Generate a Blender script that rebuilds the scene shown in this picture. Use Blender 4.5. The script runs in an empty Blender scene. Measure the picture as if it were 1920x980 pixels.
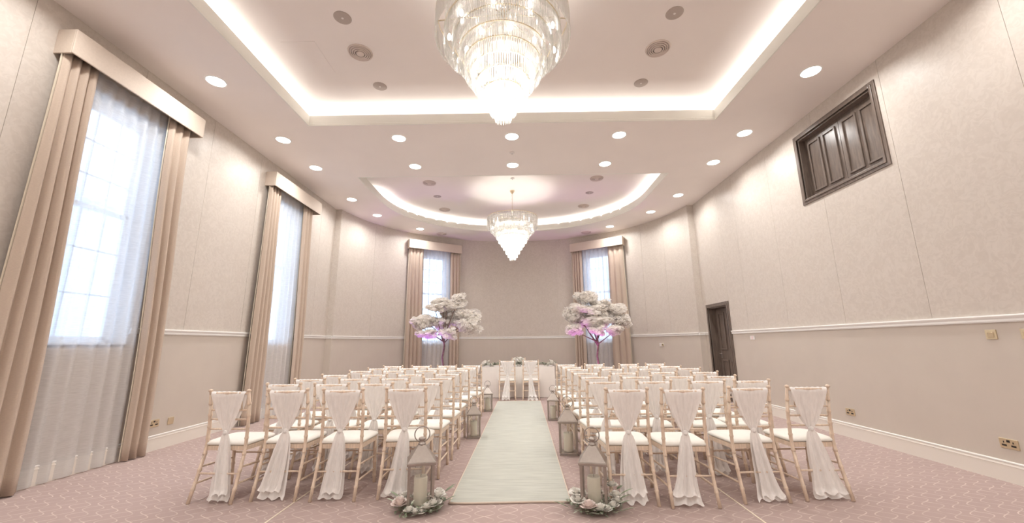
import bpy, bmesh, math, random
from mathutils import Vector, Matrix
random.seed(7)
S = bpy.context.scene
COL = S.collection
PI = math.pi
sin, cos = math.sin, math.cos

# ------------------------------------------------------------------ camera
cam = bpy.data.cameras.new('camera')
cam.sensor_width = 36.0
cam.lens = 742.57 * 36.0 / 1920.0
cam.clip_start = 0.02
camo = bpy.data.objects.new('camera', cam)
COL.objects.link(camo)
yaw, pitch, roll = -0.0113, 0.2041, -0.0090
Fv = Vector((sin(yaw) * cos(pitch), cos(yaw) * cos(pitch), sin(pitch)))
R0 = Vector((cos(yaw), -sin(yaw), 0)); U0 = R0.cross(Fv)
Rv = cos(roll) * R0 + sin(roll) * U0
Uv = cos(roll) * U0 - sin(roll) * R0
Mx = Matrix(((Rv.x, Uv.x, -Fv.x, 0), (Rv.y, Uv.y, -Fv.y, 0), (Rv.z, Uv.z, -Fv.z, 1.30), (0, 0, 0, 1)))
camo.matrix_world = Mx
S.camera = camo

# ------------------------------------------------------------------ world / exposure
S.view_settings.view_transform = 'Standard'
S.view_settings.look = 'None'
S.view_settings.gamma = 1.0
S.view_settings.use_curve_mapping = False
S.view_settings.exposure = 0.62
W = bpy.data.worlds.new('overcast_sky'); S.world = W
W.use_nodes = True
wb = W.node_tree.nodes['Background']
wb.inputs[0].default_value = (0.47, 0.67, 1.0, 1)
wb.inputs[1].default_value = 3.6

K_DOWN = 10.8      # watts per downlight
K_COVE = 2.0      # watts per metre of cove strip
K_CHAND = 30.0
WARM = (1.0, 0.985, 0.965)
NEUT = (1.0, 1.0, 0.97)

# ------------------------------------------------------------------ materials
def new_mat(name):
    m = bpy.data.materials.new(name); m.use_nodes = True
    nt = m.node_tree
    return m, nt, nt.nodes['Principled BSDF']

def mat(name, c, rough=0.5, metal=0.0, noise=0.0, scale=20.0, bump=0.0, spec=None, stretch=None):
    m, nt, b = new_mat(name)
    b.inputs['Base Color'].default_value = (*c, 1)
    b.inputs['Roughness'].default_value = rough
    b.inputs['Metallic'].default_value = metal
    if spec is not None: b.inputs['Specular IOR Level'].default_value = spec
    if noise or bump:
        tc = nt.nodes.new('ShaderNodeTexCoord')
        nz = nt.nodes.new('ShaderNodeTexNoise'); nz.inputs['Scale'].default_value = scale
        nz.inputs['Detail'].default_value = 4
        src = tc.outputs['Object']
        if stretch:
            mp = nt.nodes.new('ShaderNodeMapping'); mp.inputs['Scale'].default_value = stretch
            nt.links.new(src, mp.inputs[0]); src = mp.outputs[0]
        nt.links.new(src, nz.inputs['Vector'])
        if noise:
            r = nt.nodes.new('ShaderNodeMapRange')
            r.inputs[1].default_value = 0.3; r.inputs[2].default_value = 0.7
            r.inputs[3].default_value = 1 - noise; r.inputs[4].default_value = 1 + noise
            nt.links.new(nz.outputs['Fac'], r.inputs[0])
            mx = nt.nodes.new('ShaderNodeVectorMath'); mx.operation = 'SCALE'
            mx.inputs[0].default_value = c
            nt.links.new(r.outputs[0], mx.inputs['Scale'])
            nt.links.new(mx.outputs[0], b.inputs['Base Color'])
        if bump:
            bp = nt.nodes.new('ShaderNodeBump'); bp.inputs['Strength'].default_value = bump
            bp.inputs['Distance'].default_value = 0.005
            nt.links.new(nz.outputs['Fac'], bp.inputs['Height'])
            nt.links.new(bp.outputs[0], b.inputs['Normal'])
    return m

def emis(name, c, s):
    m, nt, b = new_mat(name)
    b.inputs['Base Color'].default_value = (*c, 1)
    b.inputs['Emission Color'].default_value = (*c, 1)
    b.inputs['Emission Strength'].default_value = s
    return m

def wallpaper():
    m, nt, b = new_mat('damask_wallpaper')
    N = nt.nodes.new; L = nt.links.new
    tc = N('ShaderNodeTexCoord')
    nz = N('ShaderNodeTexNoise'); nz.inputs['Scale'].default_value = 5.0; nz.inputs['Detail'].default_value = 2
    L(tc.outputs['Object'], nz.inputs['Vector'])
    add = N('ShaderNodeVectorMath'); add.operation = 'MULTIPLY_ADD'
    add.inputs[1].default_value = (0.35, 0.35, 0.35)
    L(nz.outputs['Color'], add.inputs[0]); L(tc.outputs['Object'], add.inputs[2])
    vo = N('ShaderNodeTexNoise'); vo.inputs['Scale'].default_value = 11.0; vo.inputs['Detail'].default_value = 1.5
    vo.inputs['Distortion'].default_value = 1.6
    L(add.outputs[0], vo.inputs['Vector'])
    r = N('ShaderNodeValToRGB')
    r.color_ramp.elements[0].position = 0.46; r.color_ramp.elements[0].color = (0.645, 0.585, 0.525, 1)
    r.color_ramp.elements[1].position = 0.54; r.color_ramp.elements[1].color = (0.615, 0.553, 0.493, 1)
    L(vo.outputs['Fac'], r.inputs[0])
    n2 = N('ShaderNodeTexNoise'); n2.inputs['Scale'].default_value = 26; n2.inputs['Detail'].default_value = 5
    L(tc.outputs['Object'], n2.inputs['Vector'])
    mr = N('ShaderNodeMapRange'); mr.inputs[1].default_value = .3; mr.inputs[2].default_value = .7
    mr.inputs[3].default_value = 0.97; mr.inputs[4].default_value = 1.03
    L(n2.outputs['Fac'], mr.inputs[0])
    sc = N('ShaderNodeVectorMath'); sc.operation = 'SCALE'
    L(r.outputs[0], sc.inputs[0]); L(mr.outputs[0], sc.inputs['Scale'])
    L(sc.outputs[0], b.inputs['Base Color'])
    b.inputs['Roughness'].default_value = 0.42
    b.inputs['Specular IOR Level'].default_value = 0.35
    return m

def carpet():
    m, nt, b = new_mat('mauve_loop_carpet')
    N = nt.nodes.new; L = nt.links.new
    tc = N('ShaderNodeTexCoord'); sp = N('ShaderNodeSeparateXYZ')
    L(tc.outputs['Object'], sp.inputs[0])
    def mth(op, a=None, bb=None, c=None):
        n = N('ShaderNodeMath'); n.operation = op
        for i, v in enumerate((a, bb, c)):
            if v is None: continue
            if isinstance(v, (int, float)): n.inputs[i].default_value = v
            else: L(v, n.inputs[i])
        return n.outputs[0]
    px, T = 0.18, 0.125
    u = mth('DIVIDE', sp.outputs[0], px)
    k = mth('FLOOR', u)
    fx = mth('SUBTRACT', mth('SUBTRACT', u, k), 0.5)
    par = mth('MULTIPLY', mth('MODULO', mth('ADD', k, 1000), 2), PI / 2)
    ph = mth('MULTIPLY_ADD', sp.outputs[1], PI / T, par)
    s = mth('MULTIPLY', mth('SINE', ph), 0.43)
    co = mth('ABSOLUTE', mth('COSINE', ph))
    # distance to the two strands of the chain, corrected for slope
    slope = mth('SQRT', mth('MULTIPLY_ADD', mth('MULTIPLY', co, co), (0.43 * PI / T * px) ** 2, 1.0))
    d = mth('MINIMUM', mth('ABSOLUTE', mth('SUBTRACT', fx, s)), mth('ABSOLUTE', mth('ADD', fx, s)))
    d = mth('DIVIDE', d, slope)
    mr = N('ShaderNodeMapRange'); mr.inputs[1].default_value = 0.012; mr.inputs[2].default_value = 0.030
    mr.inputs[3].default_value = 1; mr.inputs[4].default_value = 0
    L(d, mr.inputs[0])
    nz = N('ShaderNodeTexNoise'); nz.inputs['Scale'].default_value = 9; nz.inputs['Detail'].default_value = 3
    L(tc.outputs['Object'], nz.inputs['Vector'])
    nm = N('ShaderNodeMapRange'); nm.inputs[1].default_value = .35; nm.inputs[2].default_value = .65
    nm.inputs[3].default_value = 0.10; nm.inputs[4].default_value = 0.75
    L(nz.outputs['Fac'], nm.inputs[0])
    fac = mth('MULTIPLY', mr.outputs[0], nm.outputs[0])
    big = N('ShaderNodeTexNoise'); big.inputs['Scale'].default_value = 1.3; big.inputs['Detail'].default_value = 3
    L(tc.outputs['Object'], big.inputs['Vector'])
    mixa = N('ShaderNodeMix'); mixa.data_type = 'RGBA'
    mixa.inputs[6].default_value = (0.42, 0.322, 0.298, 1); mixa.inputs[7].default_value = (0.475, 0.368, 0.34, 1)
    L(big.outputs['Fac'], mixa.inputs[0])
    mix = N('ShaderNodeMix'); mix.data_type = 'RGBA'
    mix.inputs[7].default_value = (0.72, 0.61, 0.56, 1)
    L(mixa.outputs[2], mix.inputs[6]); L(fac, mix.inputs[0])
    L(mix.outputs[2], b.inputs['Base Color'])
    b.inputs['Roughness'].default_value = 1.0
    b.inputs['Specular IOR Level'].default_value = 0.1
    pile = N('ShaderNodeTexNoise'); pile.inputs['Scale'].default_value = 350
    L(tc.outputs['Object'], pile.inputs['Vector'])
    bp = N('ShaderNodeBump'); bp.inputs['Strength'].default_value = 0.3; bp.inputs['Distance'].default_value = 0.004
    L(pile.outputs['Fac'], bp.inputs['Height']); L(bp.outputs[0], b.inputs['Normal'])
    return m

def fabric_thin(name, c, opacity, trans=0.5, weave=(30, 30, 400), var=0.25):
    """thin cloth: part see-through, part diffusing, with a woven streak"""
    m = bpy.data.materials.new(name); m.use_nodes = True
    nt = m.node_tree; nt.nodes.clear(); N = nt.nodes.new; L = nt.links.new
    out = N('ShaderNodeOutputMaterial')
    tr = N('ShaderNodeBsdfTransparent'); di = N('ShaderNodeBsdfDiffuse'); tl = N('ShaderNodeBsdfTranslucent')
    di.inputs[0].default_value = (*c, 1); tl.inputs[0].default_value = (*c, 1)
    m1 = N('ShaderNodeMixShader'); m1.inputs[0].default_value = trans
    L(di.outputs[0], m1.inputs[1]); L(tl.outputs[0], m1.inputs[2])
    m2 = N('ShaderNodeMixShader')
    L(tr.outputs[0], m2.inputs[1]); L(m1.outputs[0], m2.inputs[2])
    tc = N('ShaderNodeTexCoord'); mp = N('ShaderNodeMapping'); mp.inputs['Scale'].default_value = weave
    L(tc.outputs['Object'], mp.inputs[0])
    nz = N('ShaderNodeTexNoise'); nz.inputs['Scale'].default_value = 1.0; nz.inputs['Detail'].default_value = 3
    L(mp.outputs[0], nz.inputs['Vector'])
    mr = N('ShaderNodeMapRange'); mr.inputs[1].default_value = .3; mr.inputs[2].default_value = .7
    mr.inputs[3].default_value = max(0, opacity - var); mr.inputs[4].default_value = min(1, opacity + var)
    L(nz.outputs['Fac'], mr.inputs[0]); L(mr.outputs[0], m2.inputs[0])
    L(m2.outputs[0], out.inputs[0])
    return m

def glassy(name, c, gloss, body=0.0, rough=0.05, bodyc=(1, 1, 1)):
    """clear pane or crystal: see-through with a share of mirror and of lit body"""
    m = bpy.data.materials.new(name); m.use_nodes = True
    nt = m.node_tree; nt.nodes.clear(); N = nt.nodes.new; L = nt.links.new
    out = N('ShaderNodeOutputMaterial')
    tr = N('ShaderNodeBsdfTransparent'); tr.inputs[0].default_value = (*c, 1)
    gl = N('ShaderNodeBsdfGlossy'); gl.inputs['Roughness'].default_value = rough
    m1 = N('ShaderNodeMixShader'); m1.inputs[0].default_value = gloss
    L(tr.outputs[0], m1.inputs[1]); L(gl.outputs[0], m1.inputs[2])
    last = m1
    if body:
        tl = N('ShaderNodeBsdfTranslucent'); tl.inputs[0].default_value = (*bodyc, 1)
        m2 = N('ShaderNodeMixShader'); m2.inputs[0].default_value = body
        L(m1.outputs[0], m2.inputs[1]); L(tl.outputs[0], m2.inputs[2]); last = m2
    L(last.outputs[0], out.inputs[0])
    return m

M = {}
M['paper'] = wallpaper()
M['carpet'] = carpet()
M['dado'] = mat('taupe_wall_paint', (0.61, 0.545, 0.478), 0.55, noise=0.02, scale=3)
M['ceil'] = mat('ceiling_paint', (0.89, 0.825, 0.78), 0.8, noise=0.015, scale=1.5)
M['white'] = mat('white_gloss_paint', (0.90, 0.89, 0.86), 0.3)
M['skirt'] = mat('skirting_paint', (0.82, 0.77, 0.70), 0.4)
M['lip'] = mat('cove_lip_paint', (0.84, 0.82, 0.76), 0.5)
M['drape'] = mat('beige_drape_cloth', (0.56, 0.455, 0.37), 0.85, noise=0.06, scale=60, bump=0.15, stretch=(1, 1, 6))
M['lining'] = mat('ivory_lining_cloth', (0.80, 0.72, 0.58), 0.9)
M['pelmet'] = mat('pelmet_cloth', (0.63, 0.535, 0.45), 0.7, noise=0.03, scale=50)
M['sheer'] = fabric_thin('sheer_voile', (0.88, 0.87, 0.87), 0.70, 0.42, (14, 14, 260), 0.06)
M['hem'] = fabric_thin('sheer_hem', (0.88, 0.87, 0.86), 0.75, 0.40, (14, 14, 260), 0.04)
M['chiffon'] = fabric_thin('blush_chiffon', (0.97, 0.935, 0.905), 0.93, 0.14, (60, 60, 12), 0.05)
M['wood'] = mat('limewashed_wood', (0.77, 0.62, 0.49), 0.45, noise=0.12, scale=14, stretch=(6, 6, 1))
M['pad'] = mat('ivory_seat_pad', (0.88, 0.86, 0.80), 0.7)
M['darkwood'] = mat('dark_stained_wood', (0.165, 0.128, 0.105), 0.30, noise=0.25, scale=5, stretch=(8, 8, 1))
M['runner'] = mat('cream_carpet_runner', (0.50, 0.505, 0.45), 0.95, noise=0.10, scale=3.5, bump=0.2, stretch=(1, 7, 1))
M['runner_edge'] = mat('peach_runner_binding', (0.66, 0.55, 0.46), 0.9)
M['tcloth'] = mat('white_table_linen', (0.86, 0.81, 0.76), 0.85, noise=0.02, scale=6)
M['brass'] = mat('satin_brass', (0.78, 0.68, 0.48), 0.35, 0.9)
M['gold'] = mat('polished_gold', (0.82, 0.70, 0.50), 0.25, 1.0)
M['steel'] = mat('brushed_nickel', (0.40, 0.355, 0.32), 0.42, 0.85, noise=0.05, scale=30)
M['black'] = mat('black_plastic', (0.03, 0.025, 0.02), 0.4)
M['plastic'] = mat('white_plastic', (0.82, 0.78, 0.75), 0.4)
M['pinkled'] = mat('pale_pink_plastic', (0.86, 0.66, 0.66), 0.4)
M['grille'] = mat('speaker_grille_metal', (0.47, 0.40, 0.355), 0.6, noise=0.05, scale=200)
M['vent'] = mat('vent_enamel', (0.70, 0.60, 0.54), 0.45)
M['ventdark'] = mat('vent_shadow_gap', (0.26, 0.22, 0.195), 0.8)
M['glass'] = glassy('window_glass', (0.97, 0.98, 0.98), 0.06, rough=0.0)
M['lglass'] = glassy('lantern_glass', (0.95, 0.95, 0.94), 0.07, rough=0.02)
M['crystal'] = glassy('cut_crystal', (0.95, 0.95, 0.94), 0.28, 0.19, 0.10, (1.0, 0.99, 0.97))
M['wax'] = mat('ivory_candle_wax', (0.93, 0.88, 0.74), 0.55)
M['petal'] = mat('white_petal', (0.93, 0.90, 0.84), 0.7)
M['blossom'] = fabric_thin('silk_blossom', (0.985, 0.955, 0.915), 0.82, 0.45, (10, 10, 10), 0.0)
M['blush'] = mat('blush_petal', (0.92, 0.80, 0.75), 0.7)
M['leaf'] = mat('grey_green_leaf', (0.27, 0.32, 0.22), 0.55, noise=0.25, scale=25)
M['leafp'] = mat('pale_eucalyptus_leaf', (0.52, 0.56, 0.45), 0.6, noise=0.2, scale=25)
M['bark'] = mat('brown_bark', (0.20, 0.125, 0.105), 0.85, noise=0.3, scale=30, bump=0.6)
M['pot'] = mat('white_planter', (0.78, 0.74, 0.70), 0.5)
M['brick'] = mat('pale_render', (0.78, 0.76, 0.74), 0.9, noise=0.08, scale=2)
M['lens'] = emis('downlight_lens', (1.0, 0.97, 0.92), 9.0)
M['led'] = emis('cove_led', NEUT, 1.0)
M['bulb'] = emis('chandelier_bulb', (1.0, 0.97, 0.92), 12.0)
M['uplens'] = emis('purple_lens', (0.55, 0.12, 1.0), 4.0)

# ------------------------------------------------------------------ mesh helpers
class MB:
    def __init__(s): s.v = []; s.f = []; s.sm = []; s.mi = []
    def add(s, vs, fs, smooth=False, mi=0):
        o = len(s.v); s.v += [tuple(p) for p in vs]
        for f in fs: s.f.append([i + o for i in f]); s.sm.append(smooth); s.mi.append(mi)
        return s
    def box(s, x0, x1, y0, y1, z0, z1, mi=0):
        vs = [(x0, y0, z0), (x1, y0, z0), (x1, y1, z0), (x0, y1, z0), (x0, y0, z1), (x1, y0, z1), (x1, y1, z1), (x0, y1, z1)]
        return s.add(vs, [(0, 3, 2, 1), (4, 5, 6, 7), (0, 1, 5, 4), (1, 2, 6, 5), (2, 3, 7, 6), (3, 0, 4, 7)], False, mi)
    def hexa(s, b4, t4, mi=0):
        return s.add(list(b4) + list(t4), [(0, 3, 2, 1), (4, 5, 6, 7), (0, 1, 5, 4), (1, 2, 6, 5), (2, 3, 7, 6), (3, 0, 4, 7)], False, mi)
    def tube(s, pts, rad, n=8, cap=True, mi=0):
        pts = [Vector(p) for p in pts]
        if not isinstance(rad, (list, tuple)): rad = [rad] * len(pts)
        vs = []; prev = None
        for i, p in enumerate(pts):
            d = (pts[min(i + 1, len(pts) - 1)] - pts[max(i - 1, 0)])
            d = d.normalized() if d.length > 1e-9 else Vector((0, 0, 1))
            if prev is None: a = d.orthogonal().normalized()
            else:
                a = prev - d * prev.dot(d); a = a.normalized() if a.length > 1e-6 else d.orthogonal().normalized()
            prev = a; b = d.cross(a)
            for k in range(n):
                t = 2 * PI * k / n
                vs.append(p + (a * cos(t) + b * sin(t)) * rad[i])
        fs = []
        for i in range(len(pts) - 1):
            for k in range(n):
                k2 = (k + 1) % n
                fs.append((i * n + k, i * n + k2, (i + 1) * n + k2, (i + 1) * n + k))
        if cap:
            fs.append(tuple(range(n - 1, -1, -1))); o = (len(pts) - 1) * n
            fs.append(tuple(o + k for k in range(n)))
        return s.add(vs, fs, True, mi)
    def lathe(s, prof, n=24, c=(0, 0, 0), cap=True, mi=0, smooth=True):
        vs = []
        for r, z in prof:
            for k in range(n):
                t = 2 * PI * k / n
                vs.append((c[0] + r * cos(t), c[1] + r * sin(t), c[2] + z))
        fs = []
        for i in range(len(prof) - 1):
            for k in range(n):
                k2 = (k + 1) % n
                fs.append((i * n + k, i * n + k2, (i + 1) * n + k2, (i + 1) * n + k))
        if cap:
            fs.append(tuple(range(n - 1, -1, -1))); o = (len(prof) - 1) * n
            fs.append(tuple(o + k for k in range(n)))
        return s.add(vs, fs, smooth, mi)
    def torus(s, c, R, r, axis='z', n=24, m=8, mi=0):
        vs = []
        for i in range(n):
            t = 2 * PI * i / n
            for j in range(m):
                p = 2 * PI * j / m
                a, b, h = (R + r * cos(p)) * cos(t), (R + r * cos(p)) * sin(t), r * sin(p)
                q = {'z': (a, b, h), 'y': (a, h, b), 'x': (h, a, b)}[axis]
                vs.append((c[0] + q[0], c[1] + q[1], c[2] + q[2]))
        fs = [(i * m + j, ((i + 1) % n) * m + j, ((i + 1) % n) * m + (j + 1) % m, i * m + (j + 1) % m) for i in range(n) for j in range(m)]
        return s.add(vs, fs, True, mi)
    def grid(s, fn, nu, nv, smooth=True, mi=0):
        vs = [fn(i / nu, j / nv) for j in range(nv + 1) for i in range(nu + 1)]
        fs = [(j * (nu + 1) + i, j * (nu + 1) + i + 1, (j + 1) * (nu + 1) + i + 1, (j + 1) * (nu + 1) + i) for j in range(nv) for i in range(nu)]
        return s.add(vs, fs, smooth, mi)
    def mesh(s, name, m, fix=True):
        me = bpy.data.meshes.new(name)
        me.from_pydata(s.v, [], s.f)
        me.polygons.foreach_set('use_smooth', s.sm)
        ms = m if isinstance(m, (list, tuple)) else [m]
        for x in ms: me.materials.append(x)
        if len(ms) > 1: me.polygons.foreach_set('material_index', s.mi)
        if fix:
            bm = bmesh.new(); bm.from_mesh(me)
            bmesh.ops.recalc_face_normals(bm, faces=bm.faces); bm.to_mesh(me); bm.free()
        me.update()
        return me
    def build(s, name, m, parent=None, loc=(0, 0, 0), rz=0, bevel=0, fix=True):
        return link(name, s.mesh(name, m, fix), parent, loc, rz, bevel)

def link(name, me, parent=None, loc=(0, 0, 0), rz=0, bevel=0):
    o = bpy.data.objects.new(name, me); COL.objects.link(o)
    o.location = loc; o.rotation_euler = (0, 0, rz)
    if parent: o.parent = parent
    if bevel:
        b = o.modifiers.new('bevel', 'BEVEL'); b.width = bevel; b.segments = 2; b.limit_method = 'ANGLE'
    return o

def tag(o, label, cat, group=None, kind=None):
    o['label'] = label; o['category'] = cat
    if group: o['group'] = group
    if kind: o['kind'] = kind
    return o

def thing(name, label, cat, loc=(0, 0, 0), rz=0, group=None):
    return tag(link(name, None, None, loc, rz), label, cat, group)

def struct(o, label=None):
    o['kind'] = 'structure'
    if label: o['label'] = label
    return o

def lamp(name, kind, energy, color, loc, parent=None, rot=(0, 0, 0), **kw):
    l = bpy.data.lights.new(name, kind); l.energy = energy; l.color = color
    for k, v in kw.items(): setattr(l, k, v)
    o = bpy.data.objects.new(name, l); COL.objects.link(o)
    o.location = loc; o.rotation_euler = rot
    if parent: o.parent = parent
    return o

# ------------------------------------------------------------------ room dimensions (metres)
XL, XR = -4.678, 4.56
HC, HR = 4.755, 5.10          # lower ceiling, raised ceiling
YF, YS = -3.2, 9.78           # wall behind the camera, step where the apse starts
EC = (-0.06, 9.30); EA, EB = 4.50, 4.00
DADO0, DADO1 = 1.455, 1.525
SK = 0.19
TS = math.asin((YS - EC[1]) / EB)
def ell(t, off=0.0):          # point of the apse wall; off moves it into the room
    x, y = EC[0] + EA * cos(t), EC[1] + EB * sin(t)
    nx, ny = cos(t) / EA, sin(t) / EB; l = math.hypot(nx, ny)
    return (x - off * nx / l, y - off * ny / l)
def lerp(a, b, t): return a + (b - a) * t

# floor
fl = struct(MB().box(XL - .4, XR + .4, YF - .3, 13.8, -0.1, 0.0).build('floor', M['carpet']), 'mauve pink carpet with pale interlaced loops')
for xs in (-1.905, 1.80):
    MB().box(xs - .006, xs + .006, 2.6, 8.2, 0.0, 0.002).build('carpet_seam', M['lining'], fl)

# ---- straight walls -------------------------------------------------
W1 = (3.88, 4.78); W2 = (7.28, 8.18); WZ = (1.33, 4.12)
DOOR = (8.66, 9.53, 0.0, 2.08); HATCH = (4.58, 5.93, 3.46, 4.46)
def wall_boxes(mb, x0, x1, y0, y1, z0, z1, holes):
    ys = sorted({y0, y1} | {h for a in holes for h in a[:2]})
    for a, b in zip(ys, ys[1:]):
        m = (a + b) / 2
        hs = [h for h in holes if h[0] < m < h[1]]
        if not hs: mb.box(x0, x1, a, b, z0, z1)
        else:
            h = hs[0]
            if h[2] > z0: mb.box(x0, x1, a, b, z0, h[2])
            if h[3] < z1: mb.box(x0, x1, a, b, h[3], z1)
    return mb
hl = [(*W1, *WZ), (*W2, *WZ)]
hr = [DOOR, HATCH]
wl = struct(wall_boxes(MB(), XL - .32, XL, YF, YS + .3, 0, HR + .1, hl).build('wall_left', M['dado']), 'wall with two tall curtained windows')
wr = struct(wall_boxes(MB(), XR, XR + .32, YF, YS + .3, 0, HR + .1, hr).build('wall_right', M['dado']), 'wall with dark door and high dark hatch')
wf = struct(MB().box(XL - .32, XR + .32, YF - .3, YF, 0, HR + .1).build('wall_front', M['paper']), 'plain papered wall behind the viewpoint')

def paper_panels(parent, x, sgn, joints, holes):
    """papered boards above the dado rail; joints left open by 4 mm"""
    z0 = 1.48; g = 0.002; t = 0.006
    for a, b in zip(joints, joints[1:]):
        mb = MB()
        xs = sorted((x, x + sgn * t))
        ys = sorted({a + g, b - g} | {h for q in holes for h in q[:2] if a + g < h < b - g})
        for c, d in zip(ys, ys[1:]):
            m = (c + d) / 2
            hs = [h for h in holes if h[0] < m < h[1]]
            if not hs: mb.box(*xs, c, d, z0, HC)
            else:
                h = hs[0]
                if h[2] > z0: mb.box(*xs, c, d, z0, h[2])
                mb.box(*xs, c, d, h[3], HC)
        mb.build('wallpaper_panel', M['paper'], parent)
jl = [YF, -2.6, -1.43, -.26, .90, 2.06, 3.23, 4.40, 5.56, 6.72, 7.88, 9.05, YS]
jr = [YF, -2.58, -1.41, -.24, .93, 2.10, 3.21, 4.44, 5.60, 6.77, 7.94, 8.58, 9.61, YS]
paper_panels(wl, XL, 1, jl, hl)
paper_panels(wr, XR, -1, jr, hr)

# ---- apse wall ------------------------------------------------------
def find_t(x):                # ellipse parameter with given x (far side)
    return math.acos((x - EC[0]) / EA)
APW = {}                      # windows of the apse: centre on chord, tangent, normal
LA, LB = Vector((-3.41, 11.97)), Vector((-1.84, 12.98))
RA, RB = Vector((1.81, 12.94)), Vector((3.35, 11.91))
def frame(a, b):
    T = (b - a).normalized(); return ((a + b) / 2, T, Vector((T.y, -T.x)))
FL, FR = frame(LA, LB), frame(RA, RB)
def t_of_u(fr, u):            # parameter where the apse wall passes chord offset u
    c, T, N = fr; lo, hi = TS, PI - TS
    best = min((abs((Vector(ell(lerp(lo, hi, k / 4000))) - c).dot(T) - u) + (0 if (Vector(ell(lerp(lo, hi, k / 4000))) - c).length < 2 else 99), lerp(lo, hi, k / 4000)) for k in range(4001))
    return best[1]
UWL, UWR = (-.38, .45), (-.45, .38)
tl = sorted((t_of_u(FL, UWL[0]), t_of_u(FL, UWL[1])))
tr_ = sorted((t_of_u(FR, UWR[0]), t_of_u(FR, UWR[1])))
aholes = [tl, tr_]
def seg_ts(a, b, step=0.03):
    ts = {a, b}
    n = max(1, int((b - a) / step))
    for i in range(n + 1): ts.add(lerp(a, b, i / n))
    for h in aholes:
        for q in h:
            if a < q < b: ts.add(q)
    return sorted(ts)
def curved(mb, a, b, o_in, o_out, z0, z1, holes=True):
    ts = seg_ts(a, b)
    for p, q in zip(ts, ts[1:]):
        if q - p < 1e-6: continue
        m = (p + q) / 2
        zs = [(z0, z1)]
        if holes and any(h[0] < m < h[1] for h in aholes):
            zs = [(z, w) for z, w in ((z0, WZ[0]), (WZ[1], z1)) if w > z]
        for z, w in zs:
            P = [ell(p, o_in), ell(q, o_in), ell(q, o_out), ell(p, o_out)]
            mb.hexa([(*k, z) for k in P], [(*k, w) for k in P])
    return mb
mb = curved(MB(), TS, PI - TS, 0, -.30, 0, HR + .1)
mb.box(XL - .01, EC[0] - EA * cos(TS) + .0, YS, YS + .3, 0, HR + .1)
mb.box(EC[0] + EA * cos(TS), XR + .01, YS, YS + .3, 0, HR + .1)
wb_ = struct(mb.build('wall_back', M['dado']), 'curved apse wall with two curtained windows')
jt = [TS] + [find_t(x) for x in (4.12, 3.715, 2.60, 1.351, -.01, -1.60, -2.85, -4.09)] + [PI - TS]
jt = sorted(jt)
for a, b in zip(jt, jt[1:]):
    curved(MB(), a + .0006, b - .0006, .006, 0, 1.48, HC).build('wallpaper_panel', M['paper'], wb_)
for x0, x1 in ((XL + .006, EC[0] - EA * cos(TS)), (EC[0] + EA * cos(TS), XR - .006)):
    MB().box(x0, x1, YS - .006, YS, 1.48, HC).build('wallpaper_panel', M['paper'], wb_)

# ---- dado rails and skirting ---------------------------------------
def rail_prof(): # (out, z)
    return [(0, DADO0), (.014, DADO0), (.02, DADO0 + .012), (.016, DADO0 + .03), (.028, DADO0 + .045), (.034, DADO1 - .012), (.03, DADO1), (0, DADO1)]
def skirt_prof():
    return [(0, 0), (.02, 0), (.02, SK - .045), (.024, SK - .04), (.018, SK - .022), (.012, SK - .012), (.010, SK), (0, SK)]
def sweep(path, prof):
    """path: list of (x, y, nx, ny)"""
    mb = MB(); n = len(prof); vs = []
    for x, y, nx, ny in path:
        for o, z in prof: vs.append((x + nx * o, y + ny * o, z))
    fs = [(i * n + k, i * n + (k + 1) % n, (i + 1) * n + (k + 1) % n, (i + 1) * n + k) for i in range(len(path) - 1) for k in range(n)]
    fs += [tuple(range(n)), tuple((len(path) - 1) * n + k for k in range(n))]
    return mb.add(vs, fs)
def apse_path(a, b):
    out = []
    for t in seg_ts(a, b):
        x, y = ell(t); nx, ny = cos(t) / EA, sin(t) / EB; l = math.hypot(nx, ny)
        out.append((x, y, -nx / l, -ny / l))
    return out
xsL, xsR = EC[0] - EA * cos(TS), EC[0] + EA * cos(TS)
def gaps(y0, y1, cuts):
    ys = [y0] + [v for c in cuts for v in c] + [y1]
    return list(zip(ys[::2], ys[1::2]))
k = 0
for (a, b) in gaps(YF, YS, [W1, W2]):
    k += 1; struct(sweep([(XL, a, 1, 0), (XL, b, 1, 0)], rail_prof()).build(f'trim_{k}', M['white']), 'white dado rail on the window wall')
for (a, b) in gaps(YF, YS, [(8.58, 9.61)]):
    k += 1; struct(sweep([(XR, a, -1, 0), (XR, b, -1, 0)], rail_prof()).build(f'trim_{k}', M['white']), 'white dado rail on the door wall')
cuts = [TS, tr_[0], tr_[1], tl[0], tl[1], PI - TS]
for a, b in ((cuts[0], cuts[1]), (cuts[2], cuts[3]), (cuts[4], cuts[5])):
    k += 1; struct(sweep(apse_path(a, b), rail_prof()).build(f'trim_{k}', M['white']), 'white dado rail round the apse')
for x0, x1 in ((XL, xsL), (xsR, XR)):
    k += 1; struct(sweep([(x0, YS, 0, -1), (x1, YS, 0, -1)], rail_prof()).build(f'trim_{k}', M['white']), 'short dado rail on the apse step')
struct(sweep([(XL, YF, 1, 0), (XL, YS, 1, 0)], skirt_prof()).build('baseboard_left', [M['skirt']]), 'cream skirting along the window wall')
o = struct(sweep([(XR, YF, -1, 0), (XR, 8.58, -1, 0)], skirt_prof()).build('baseboard_right', [M['skirt']]), 'cream skirting along the door wall')
sweep([(XR, 9.61, -1, 0), (XR, YS, -1, 0)], skirt_prof()).build('skirting_end', M['skirt'], o)
struct(sweep(apse_path(TS, PI - TS), skirt_prof()).build('baseboard_back', [M['skirt']]), 'cream skirting round the apse')
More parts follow.
